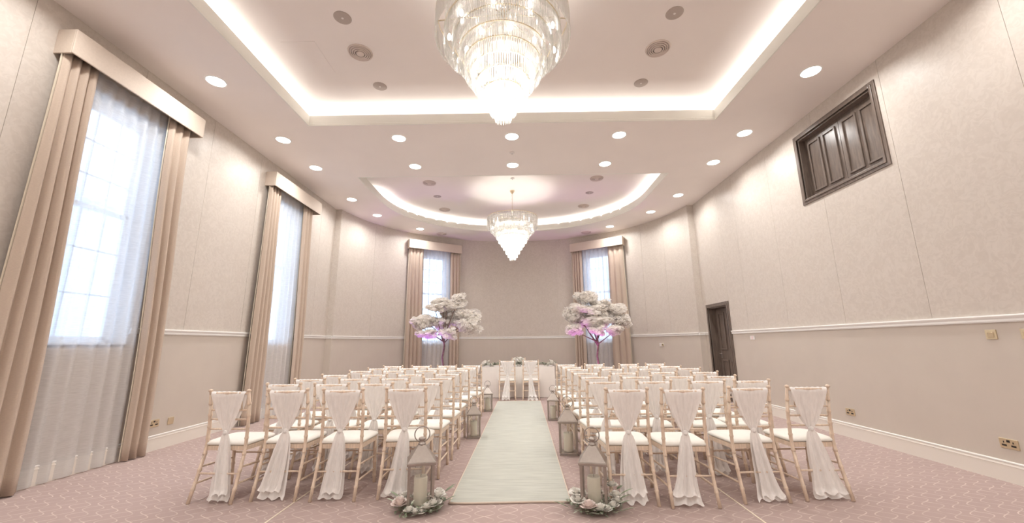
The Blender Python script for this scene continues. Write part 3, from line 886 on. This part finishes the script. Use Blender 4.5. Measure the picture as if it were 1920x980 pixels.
CH['top'] = bamboo([(-.18, -.040, .882), (0, -.052, .884), (.18, -.040, .882)], .012, (.2, .5, .8)).mesh('top_rail', M['wood'])
yb = lambda z_: -.002 if z_ < .62 else (lerp(-.002, -.018, (z_ - .62) / .16) if z_ < .78 else lerp(-.018, -.042, (z_ - .78) / .12))
CH['rails'] = [bamboo([(-.18, yb(z_), z_), (.18, yb(z_), z_)], .0085, (.2, .5, .8), 6).mesh('back_rail', M['wood']) for z_ in (.735, .655, .572)]
CH['spin'] = MB().tube([(0, yb(.735), .735), (0, -.05, .884)], .0065, 6).mesh('spindle', M['wood'])
CH['str'] = [bamboo([p, q], .0085, (.3, .7), 6).mesh('stretcher', M['wood']) for p, q in (
    ((-.188, .362, .29), (.188, .362, .29)), ((-.184, -.05, .22), (.184, -.05, .22)),
    ((-.183, -.035, .27), (-.188, .362, .245)), ((.183, -.035, .27), (.188, .362, .245)),
    ((-.185, -.072, .145), (-.189, .367, .13)), ((.185, -.072, .145), (.189, .367, .13)))]
def sash_top(seed):
    rnd = random.Random(seed); p1, p2 = rnd.uniform(0, 6), rnd.uniform(0, 6); kx = rnd.uniform(-.012, .012)
    def fn(u, v):                   # v: 0 knot at front, .5 over the rail, 1 knot at back
        s_ = (u - .5) * 2
        w = abs(v - .5) * 2         # 0 at rail, 1 at knot
        e = w ** 1.15
        half = lerp(.163, .020, e ** 1.0 if e < 1 else 1)
        half = lerp(.163, .022, w) + .018 * sin(PI * w)
        z_ = lerp(.900, .545, w)
        fold = (.0035 * sin(9 * PI * u + p1) + .0018 * sin(17 * PI * u + p2)) * min(1, w * 3) * lerp(1, .7, w)
        dep = lerp(.016, .012, w) + .008 * sin(PI * w)
        yc = yb(max(z_, .5)) - lerp(.008, .012, w)
        if w > .8: dep = lerp(.016, .010, (w - .8) / .2)
        sgn = 1 if v < .5 else -1
        if sgn > 0 and w > .75: yc -= .02 * (w - .75) / .25
        if w < .06: dep = .016 * math.sqrt(max(0, 1 - (1 - w / .06) ** 2)); z_ = .900 - .0 + .0
        sag = -.012 * (1 - s_ * s_) * (w > .9)
        return (kx * w + s_ * half, yc + sgn * (dep + 0) - (fold if sgn < 0 else -fold), z_ + (.002 * sin(14 * PI * u + p2) if w < .06 else 0) + sag)
    return MB().grid(fn, 40, 26).mesh('sash', M['chiffon'], fix=False), kx
def sash_tail(seed, dx, wid, zend=.02, flare=0.0):
    rnd = random.Random(seed); p1, p2 = rnd.uniform(0, 6), rnd.uniform(0, 6); dx0 = dx; mb = MB()
    for lay in range(2):
        ww = wid * (1 if lay == 0 else .8); ze = zend + lay * rnd.uniform(.02, .08)
        off = lay * rnd.uniform(-.03, .03)
        q1 = rnd.uniform(0, 6)
        def fn(u, v):
            s_ = (u - .5) * 2
            e = v ** .55
            half = lerp(.018, ww, min(1, e * (1.15 - .15 * v))) + flare * max(0, v - .6) ** 2
            x = (dx0 + off) * v ** 1.2 + s_ * half
            y = -.024 - .055 * v ** 1.4 - .012 * lay + (.014 * sin(4.6 * PI * u + p1 + lay) + .004 * sin(11 * PI * u + q1)) * min(1, v * 3) * (.5 + .7 * v)
            z_ = lerp(.545, ze, v) + (.012 * sin(5 * PI * u + p2) * v if v > .9 else 0)
            if v > .96: y -= .02
            return (x, y, max(z_, .008))
        mb.grid(fn, 26, 20)
    return mb.mesh('sash_tail', M['chiffon'], fix=False)
ring_ch = MB().torus((0, 0, 0), .017, .009, 'y', 14, 8).lathe([(.001, -.016), (.014, -.012), (.018, 0), (.014, .012), (.001, .016)], 10).mesh('sash_knot', M['chiffon'])
tops = [sash_top(i) for i in range(5)]
front_tails = [(.05, .095), (-.035, .115), (-.02, .105), (-.04, .095, .02, .2), (.0, .115), (-.055, .10, .02, .2), (.04, .10, .02, .15), (.06, .12, .02, .2)]
front_tm = [sash_tail(100 + i, *a) for i, a in enumerate(front_tails)]
more_tm = [sash_tail(200 + i, random.uniform(-.06, .06), random.uniform(.08, .115), random.choice((.02, .03, .06)), random.choice((0, .2))) for i in range(6)]
def chair(x, y, rz, label, ti, tail, group):
    r = thing('banquet_chair', label, 'chair', (x, y, 0), rz, group)
    for me_ in CH['post']: link('back_post', me_, r)
    for me_ in CH['fleg']: link('front_leg', me_, r)
    link('seat', CH['seat'], r); link('seat_pad', CH['pad'], r); link('top_rail', CH['top'], r)
    for me_ in CH['rails']: link('back_rail', me_, r)
    for k_ in range(5): link('spindle', CH['spin'], r, ((k_ - 2) * .058, 0, 0))
    for me_ in CH['str']: link('stretcher', me_, r)
    sm_, kx = tops[ti]
    s_ = link('sash', sm_, r)
    link('sash_knot', ring_ch, s_, (kx, -.028, .542))
    link('sash_tail', tail, s_, (kx, 0, 0))
    return r
ROWY = [3.72, 4.34, 4.95, 5.60, 6.40, 7.00, 7.80]
RX = [[.945, 1.413, 2.031, 2.572], [.905, 1.42, 1.972, 2.44], [.92, 1.405, 1.92, 2.41], [.92, 1.43, 1.97, 2.53], [.935, 1.46, 2.04, 2.66], [.92, 1.45, 2.05, 2.59], [.925, 1.46, 2.10, 2.62]]
LX = [[-1.03, -1.588, -2.10, -2.60], [-.98, -1.49, -1.953, -2.47], [-.955, -1.48, -1.98, -2.50], [-.96, -1.46, -1.96, -2.49], [-.94, -1.42, -1.93, -2.44], [-.87, -1.37, -1.87, -2.39], [-.865, -1.33, -1.81, -2.35]]
DY = {(1, 0): (-.09, -.13, -.04, .0), (-1, 0): (.09, .04, .05, .0)}
row_n = ['first', 'second', 'third', 'fourth', 'fifth', 'sixth', 'last']
col_n = ['on the aisle', 'second from the aisle', 'third from the aisle', 'outermost']
front_lab = {
    (-1, 0): 'limewashed chair with white sash directly behind the flower ringed lantern, window side front row',
    (-1, 1): 'limewashed chair, window side front row, tail narrow and ragged, second from the aisle',
    (-1, 2): 'limewashed chair, window side front row, wide rounded sash tail, third from the aisle',
    (-1, 3): 'limewashed chair, window side front row, outermost, nearest the curtains',
    (1, 0): 'limewashed chair with broad straight sash tail beside the flower ringed lantern, door side',
    (1, 1): 'limewashed chair, door side front row, sash tail crossing one leg, second from the aisle',
    (1, 2): 'limewashed chair, door side front row, slanting sash tail, third from the aisle',
    (1, 3): 'limewashed chair, door side front row, outermost, long trailing sash tail'}
rc = random.Random(11)
for side, XS in ((1, RX), (-1, LX)):
    sn = 'door side' if side > 0 else 'window side'
    for i, ry in enumerate(ROWY):
        for j in range(4):
            x = XS[i][j]; y = ry + .03 + (DY[(side, 0)][j] if i == 0 else rc.uniform(-.025, .025))
            if side < 0 and i == 6: y -= .09
            rz = rc.uniform(-.05, .05)
            if i == 0:
                q = (3 - j) if side < 0 else 4 + j
                chair(x, y, rz, front_lab[(side, j)], (q) % 5, front_tm[q], 'ceremony chairs on the ' + sn)
            else:
                chair(x, y, rz, f'limewashed chair with white sash, {sn} of aisle, {row_n[i]} row, {col_n[j]}', rc.randrange(5), rc.choice(more_tm), 'ceremony chairs on the ' + sn)
chair(-.245, 9.70, .05, 'limewashed chair with white sash at the table, window side of the pair', 1, more_tm[1], 'chairs at the ceremony table')
chair(.31, 9.70, -.05, 'limewashed chair with white sash at the table, door side of the pair', 2, more_tm[2], 'chairs at the ceremony table')
chair(.03, 11.32, PI, 'single limewashed chair facing out from behind the white table', 3, more_tm[3], 'chairs at the ceremony table')

# ------------------------------------------------------------------ aisle runner
r = thing('aisle_runner', 'long cream carpet runner down the aisle', 'carpet runner', (0, 0, 0), 0)
def rfn(u, v):
    y = lerp(3.625, 9.55, v); c = lerp(-.074, .026, v); hw = lerp(.505, .488, v)
    return (c + (u - .5) * 2 * hw, y - (.012 * sin(u * 5.0 + .8) * (1 - v) ** 20), .012 + .002 * sin(v * 60) * sin(u * 3))
mb = MB().grid(rfn, 12, 80); o = mb.build('pile', M['runner'], r, fix=False)
eb = MB()
for u in (0, 1):
    pts = [rfn(u, v / 60) for v in range(61)]; eb.tube([(p[0], p[1], .008) for p in pts], .008, 6)
for v in (0, 1):
    eb.tube([(rfn(u / 14, v)[0], rfn(u / 14, v)[1] - .002, .009) for u in range(15)], .009, 6)
eb.build('binding', M['runner_edge'], r)

# ------------------------------------------------------------------ lanterns with candles
def lantern(x, y, s, rz, label, candle_label, ch):
    r = thing('lantern', label, 'lantern', (x, y, 0), rz, 'metal lanterns along the aisle'); r.scale = (s, s, s)
    w = .095; h = .365; p = .011
    MB().box(-w - .006, w + .006, -w - .006, w + .006, 0, .014).box(-w, w, -w, w, .014, .028).build('base', M['steel'], r, bevel=.003)
    for sx in (-1, 1):
        for sy in (-1, 1):
            MB().box(sx * w - p, sx * w + p, sy * w - p, sy * w + p, .028, h - .02).build('corner_post', M['steel'], r, bevel=.002)
    for k_ in range(4):
        MB().box(-w + p, w - p, -.0015, .0015, .028, h - .02).build('pane', M['lglass'], r, ((0, -w, 0), (w, 0, 0), (0, w, 0), (-w, 0, 0))[k_], k_ * PI / 2)
    mb = MB(); t = w + .02; q = .03
    mb.box(-t, t, -t, t, h - .022, h)
    mb.hexa([(-t + .004, -t + .004, h), (t - .004, -t + .004, h), (t - .004, t - .004, h), (-t + .004, t - .004, h)], [(-q, -q, h + .115), (q, -q, h + .115), (q, q, h + .115), (-q, q, h + .115)])
    mb.build('roof', M['steel'], r, bevel=.003)
    MB().lathe([(.032, h + .112), (.033, h + .125), (.022, h + .130), (.020, h + .150), (.030, h + .154), (.026, h + .168), (.008, h + .175)], 16).build('finial', M['steel'], r)
    MB().torus((0, 0, h + .195), .062, .0045, 'y', 28, 6).build('ring_handle', M['steel'], r)
    c = tag(MB().lathe([(.001, .0), (.052, .0), (.054, .01), (.054, ch - .012), (.050, ch), (.040, ch - .004), (.012, ch - .009), (.001, ch - .009)], 24).build('candle', M['wax'], None, (x, y, .0285 * s)), candle_label, 'candle', 'ivory pillar candles')
    c.scale = (s, s, s)
    MB().tube([(0, 0, ch - .01), (.001, 0, ch + .006), (.003, 0, ch + .014)], .0016, 6).build('wick', M['black'], c)
lantern(-.808, 3.55, 1.0, .25, 'nickel lantern ringed with flowers at the aisle, window side', 'ivory candle in the flower ringed lantern, window side', .21)
lantern(.612, 3.54, .98, -.22, 'nickel lantern ringed with flowers at the aisle, door side', 'ivory candle in the flower ringed lantern, door side', .21)
lantern(-.635, 6.00, .90, .12, 'nickel lantern halfway along the aisle, window side', 'ivory candle in the halfway lantern, window side', .22)
lantern(.605, 5.13, 1.05, -.12, 'nickel lantern behind the flower ringed one, door side of runner', 'ivory candle in the second lantern, door side', .20)
lantern(-.605, 8.25, .92, .1, 'nickel lantern nearest the white table, window side', 'ivory candle in the lantern nearest the table, window side', .24)
lantern(.612, 7.28, .92, -.1, 'nickel lantern nearest the white table, door side', 'ivory candle in the lantern nearest the table, door side', .22)

# ------------------------------------------------------------------ flowers
def rose_mesh(seed, m, R=.04):
    rnd = random.Random(seed); mb = MB()
    for ring, (n, rad, ht, tilt) in enumerate(((3, .35, 1.0, .1), (4, .55, .95, .35), (5, .8, .75, .75), (6, 1.0, .5, 1.15))):
        for i in range(n):
            a = 2 * PI * (i + ring * .37 + rnd.uniform(-.1, .1)) / n; sp_ = 1.35 * PI / n
            def fn(u, v):
                t = a + (u - .5) * 2 * sp_
                rr = R * (rad * (.25 + .75 * v ** .8) + .12 * tilt * v * v)
                return (rr * cos(t), rr * sin(t), R * ht * (v - .25 * tilt * v ** 3) * (1 - .25 * (2 * u - 1) ** 2))
            mb.grid(fn, 4, 3)
    return mb.mesh('rose', m, fix=False)
roses = [rose_mesh(i, M['petal'], .050) for i in range(3)] + [rose_mesh(9, M['blush'], .047), rose_mesh(12, M['petal'], .038)]
def leaf_geo(mb, p, d, up, L, w):
    d = d.normalized(); s_ = d.cross(up).normalized(); n_ = s_.cross(d)
    a = Vector(p)
    pts = [a, a + d * L * .35 + s_ * w, a + d * L * .35 - s_ * w, a + d * L * .75 + s_ * w * .7 - n_ * L * .06, a + d * L * .75 - s_ * w * .7 - n_ * L * .06, a + d * L - n_ * L * .15, a + d * L * .35 + n_ * w * -.3, a + d * L * .75 - n_ * L * .09]
    mb.add(pts, [(0, 1, 6), (0, 6, 2), (1, 3, 7, 6), (6, 7, 4, 2), (3, 5, 7), (7, 5, 4)])
leaf_me = []
for L_, w_ in ((.085, .016), (.11, .013), (.06, .018)):
    mb = MB(); leaf_geo(mb, (0, 0, 0), Vector((1, 0, .25)), Vector((0, 0, 1)), L_, w_); leaf_me.append(mb)
leaf_m = [(mb.mesh('leaf', M['leaf'], False)) for mb in leaf_me] + [leaf_me[0].mesh('leaf', M['leafp'], False)]
def put(name, me_, parent, loc, rot, s=1.0):
    o = link(name, me_, parent, loc); o.rotation_euler = rot; o.scale = (s, s, s); return o
def greenery(parent, pts, n, spread, seed, m, L=(.03, .055)):
    rnd = random.Random(seed); mb = MB()
    for _ in range(n):
        c = rnd.choice(pts)
        p = (c[0] + rnd.gauss(0, spread), c[1] + rnd.gauss(0, spread), max(.006, c[2] + abs(rnd.gauss(0, spread * .8))))
        t = rnd.uniform(0, 2 * PI); d = Vector((cos(t), sin(t), rnd.uniform(-.1, .8)))
        leaf_geo(mb, p, d, Vector((0, 0, 1)), rnd.uniform(*L), rnd.uniform(.006, .011))
    o = mb.build('foliage', m, parent, fix=False); o['kind'] = 'stuff'; return o
def garland(x, y, spec, leaves, label, seed):
    r = thing('flower_garland', label, 'flowers', (x, y, 0), 0, 'flower garlands round lanterns')
    rnd = random.Random(seed)
    arc = [(.165 * cos(t), .165 * sin(t), .015) for t in [2 * PI * k_ / 40 for k_ in range(40)]]
    greenery(r, arc, 190, .028, seed, M['leaf']); greenery(r, arc, 110, .032, seed + 1, M['leafp'])
    for (a, rr, z_, kd, s_) in spec:
        put('rose', roses[kd], r, (rr * cos(a), rr * sin(a), z_), (rnd.uniform(.0, .3) * sin(a), -rnd.uniform(.0, .3) * cos(a), rnd.uniform(0, 6)), s_)
    for (a, rr, z_, kd, s_) in leaves:
        put('leaf', leaf_m[kd], r, (rr * cos(a), rr * sin(a), z_), (0, -.35, a), s_)
D = math.radians
garland(-.808, 3.55, [(D(215), .17, .05, 3, 1.35), (D(196), .16, .05, 0, 1.1), (D(255), .17, .03, 1, .85), (D(272), .175, .025, 2, .75), (D(288), .17, .025, 4, .9), (D(300), .16, .04, 0, .9), (D(325), .17, .05, 1, 1.15), (D(345), .16, .09, 2, 1.1), (D(5), .15, .10, 0, .9), (D(20), .18, .06, 4, 1.0), (D(60), .17, .04, 1, .9), (D(110), .17, .04, 2, .9), (D(150), .17, .05, 0, .9)],
        [(D(10), .19, .10, 0, 1.2), (D(28), .20, .08, 1, 1.1), (D(-10), .19, .05, 1, 1.2), (D(170), .19, .07, 0, 1.0), (D(190), .19, .05, 3, 1.0), (D(320), .18, .06, 2, 1.1), (D(250), .18, .02, 3, .9)], 'ring of white roses and leaves round the lantern, window side', 31)
garland(.612, 3.54, [(D(245), .17, .05, 3, 1.3), (D(205), .16, .07, 0, 1.1), (D(190), .15, .11, 1, .9), (D(172), .16, .10, 2, .85), (D(275), .17, .04, 1, 1.05), (D(292), .17, .035, 2, .8), (D(320), .17, .04, 0, .9), (D(338), .18, .06, 4, 1.2), (D(355), .17, .08, 2, 1.0), (D(15), .16, .14, 0, .95), (D(32), .16, .17, 4, 1.1), (D(70), .17, .05, 1, .9), (D(120), .17, .05, 0, .9)],
        [(D(200), .22, .02, 1, 1.5), (D(340), .19, .08, 0, 1.2), (D(352), .20, .10, 1, 1.1), (D(328), .20, .06, 0, 1.2), (D(10), .19, .12, 2, 1.1), (D(216), .18, .05, 3, 1.1), (D(300), .20, .02, 1, 1.2), (D(318), .22, .02, 1, 1.3)], 'ring of white roses and leaves round the lantern, door side', 41)

# ------------------------------------------------------------------ ceremony table
TX0, TX1, TY0, TY1, TZ = -.895, .915, 10.14, 10.84, .735
r = thing('trestle_table', 'trestle table hidden under the white cloth', 'table', (.01, 10.49, 0))
MB().box(-.88, .88, -.335, .335, TZ - .035, TZ - .006).build('tabletop', M['wood'], r)
for sx in (-1, 1):
    for sy in (-1, 1): MB().tube([(sx * .8, sy * .29, 0), (sx * .8, sy * .29, TZ - .035)], .018).build('leg', M['steel'], r)
def cl_loop(n=160):
    pts = []
    w, d = (TX1 - TX0) / 2, (TY1 - TY0) / 2
    for i in range(n):
        t = 4 * i / n; e = t - int(t)
        c = [(-w, -d), (w, -d), (w, d), (-w, d)]
        a, b = c[int(t)], c[(int(t) + 1) % 4]
        pts.append((lerp(a[0], b[0], e), lerp(a[1], b[1], e)))
    return pts
mb = MB(); lp = cl_loop(); n = len(lp); vs = []
lev = [0, .04, .2, .5, .8, 1.0]
for li, v in enumerate(lev):
    for i, (x, y) in enumerate(lp):
        l = math.hypot(x, y); nx, ny = x / l, y / l
        f = v * (.012 + .010 * sin(i * .55) + .008 * sin(i * 1.3 + 1))
        vs.append((x + nx * f, y + ny * f, lerp(TZ, .01, v)))
fs = [(i * n + k_, i * n + (k_ + 1) % n, (i + 1) * n + (k_ + 1) % n, (i + 1) * n + k_) for i in range(len(lev) - 1) for k_ in range(n)] + [tuple(range(n))]
mb.add(vs, fs)
o = tag(mb.build('tablecloth', M['tcloth'], None, (.01, 10.49, 0)), 'floor length white cloth over the ceremony table', 'tablecloth')
def arrangement(x, y, w, h, label, seed, ros):
    r = thing('flower_arrangement', label, 'flowers', (x, y, TZ + .001), 0, 'flowers on the ceremony table')
    MB().lathe([(.05, 0), (.055, .02), (.052, .03)], 16).build('tray', M['pot'], r)
    rnd = random.Random(seed)
    pts = [(lerp(-w, w, k_ / 12), rnd.uniform(-.04, .04), rnd.uniform(.02, h * .5)) for k_ in range(13)]
    greenery(r, pts, 170, .03, seed, M['leaf'], (.05, .085)); greenery(r, pts, 60, .03, seed + 2, M['leafp'], (.04, .07))
    for (px, pz, kd, s_) in ros:
        put('rose', roses[kd], r, (px, -.06, pz), (1.0, 0, rnd.uniform(0, 6)), s_)
arrangement(-.655, 10.29, .19, .10, 'low garland of leaves with white rose on table, window side', 61, [(-.16, .07, 0, 1.6), (-.08, .05, 1, 1.0), (-.06, .12, 2, .8), (.0, .04, 4, 1.0)])
arrangement(.035, 10.31, .14, .20, 'taller white flower arrangement in the table middle', 71, [(-.10, .16, 0, 1.2), (-.03, .18, 1, 1.1), (.05, .17, 2, 1.2), (.10, .15, 0, 1.0), (-.06, .10, 4, 1.2), (.02, .10, 1, 1.0), (.08, .08, 2, 1.0)])
arrangement(.71, 10.29, .21, .12, 'low garland of leaves with white rose on table, door side', 81, [(.12, .08, 0, 1.6), (.19, .05, 1, 1.0), (.07, .05, 2, .9)])

# ------------------------------------------------------------------ blossom trees
def blossom_mesh(seed):
    """one bough of silk blossom, unit half-size 1 x 1 x 1 in x, y, z"""
    rnd = random.Random(seed); mb = MB()
    lobes = []
    for k_ in range(11):
        t = rnd.uniform(0, 2 * PI); q = rnd.uniform(.25, .78)
        lobes.append((Vector((q * cos(t), q * sin(t), rnd.uniform(-.45, .6))), rnd.uniform(.26, .44)))
    lobes.append((Vector((0, 0, 0)), .5))
    for _ in range(640):
        lc, lr = rnd.choice(lobes)
        n_ = Vector((rnd.gauss(0, 1), rnd.gauss(0, 1), rnd.gauss(0, 1))).normalized()
        p = lc + n_ * lr * rnd.uniform(.8, 1.12)
        ax = (n_ + Vector((rnd.gauss(0, .5), rnd.gauss(0, .5), rnd.gauss(0, .5) + .4))).normalized()
        a = ax.orthogonal().normalized(); b = ax.cross(a)
        R = rnd.uniform(.15, .25); t0 = rnd.uniform(0, 6)
        for k_ in range(5):
            t = t0 + 2 * PI * k_ / 5; e = a * cos(t) + b * sin(t); f = a * cos(t + PI / 2) + b * sin(t + PI / 2)
            cup = rnd.uniform(.2, .8)
            q = [p, p + e * R * .6 + f * R * .42 + ax * R * .3 * cup, p + e * R * 1.0 + ax * R * .75 * cup, p + e * R * .6 - f * R * .42 + ax * R * .3 * cup]
            mb.add(q, [(0, 1, 2, 3)])
    return mb.mesh('blossom_bough', M['blossom'], False)
bl = [blossom_mesh(i) for i in range(4)]
def tree(x, y, boughs, label, seed):
    r = thing('blossom_tree', label, 'artificial tree', (x, y, 0), 0, 'white blossom trees')
    rnd = random.Random(seed)
    MB().lathe([(.15, 0), (.17, .02), (.19, .30), (.20, .32), (.17, .32), (.16, .29), (.001, .29)], 24).build('planter', M['pot'], r)
    tr_p = [(0, 0, .29), (.03, .01, .6), (-.02, .0, .95), (.02, .01, 1.25), (.0, 0, 1.5), (.03, 0, 1.75)]
    tb = MB().tube(tr_p, [.036, .028, .026, .024, .02, .014], 9); tb.build('trunk', M['bark'], r)
    for i, (bx, by, bz, sx, sy, sz, tl_) in enumerate(boughs):
        p0 = Vector((.01, 0, rnd.uniform(1.2, 1.6))); p1 = Vector((bx, by, bz))
        mid = p0.lerp(p1, .5) + Vector((rnd.uniform(-.05, .05), rnd.uniform(-.05, .05), -.03))
        MB().tube(bez(p0, mid, p1, 6), [.018, .016, .014, .012, .010, .008, .005], 6).build('branch', M['bark'], r)
        o = link('blossom_bough', bl[i % 4], r, (bx, by, bz)); o['kind'] = 'stuff'
        o.rotation_euler = (0, tl_, rnd.uniform(-.4, .4)); o.scale = (sx, sy, sz)
sc_ = .2653 / 70.6
def cl(tx, ty, W_, H_, dy, k_, x0, y0, cx):
    """offsets measured on the photograph at the tree's own distance, in metres"""
    return ((x0 + tx * k_ - cx) / 70.6, dy, 1.30 + (647.5 - (y0 + ty * k_)) / 69.5, 1.12 * W_ * k_ / 70.6, .26, 1.3 * H_ * k_ / 69.5, 0)
LTB = [cl(*a, .2653, 740, 440, 824) for a in ((330, 520, 105, 42, .05), (420, 475, 48, 42, 0), (255, 535, 55, 30, -.1), (300, 495, 50, 35, .1), (480, 600, 75, 48, .0), (500, 660, 75, 55, -.15), (440, 640, 70, 45, .15), (180, 625, 92, 42, .05), (140, 650, 52, 45, -.05), (200, 715, 70, 28, -.2), (360, 715, 55, 40, -.25), (300, 640, 70, 40, .2), (340, 590, 60, 35, .25))]
RTB = [cl(*a, .2755, 1040, 430, 1109) for a in ((180, 500, 72, 42, .05), (190, 475, 35, 30, 0), (290, 535, 60, 35, .05), (110, 570, 55, 38, .0), (80, 620, 52, 42, .1), (90, 705, 52, 36, -.1), (215, 580, 90, 42, -.1), (260, 655, 105, 42, -.05), (370, 580, 72, 42, .1), (420, 650, 60, 42, .0), (240, 715, 40, 32, -.2), (365, 710, 58, 30, -.2), (160, 650, 60, 45, .15), (330, 620, 70, 40, .2))]
tree(-1.955, 10.7, LTB, 'white blossom tree tinted lilac before the apse window, window side', 3)
tree(2.115, 10.7, RTB, 'white blossom tree tinted pink before the apse window, door side', 4)
for x, y, l, c in ((-2.28, 10.42, 'small black uplighter under the blossom tree, window side', (.52, .10, 1.0)), (1.84, 10.42, 'small black uplighter under the blossom tree, door side', (.80, .16, .95))):
    r = thing('uplighter', l, 'uplighter', (x, y, 0), 0, 'purple floor uplighters')
    MB().lathe([(.08, 0), (.085, .01), (.07, .09), (.072, .10), (.062, .10)], 20).build('housing', M['black'], r)
    MB().lathe([(.06, .096), (.04, .102), (.001, .104)], 16).build('lens', M['uplens'], r)
    lamp('uplight_beam', 'SPOT', 62, c, (0, 0, .12), r, (PI - .16, 0, 0), spot_size=1.2, spot_blend=.8, shadow_soft_size=.05)
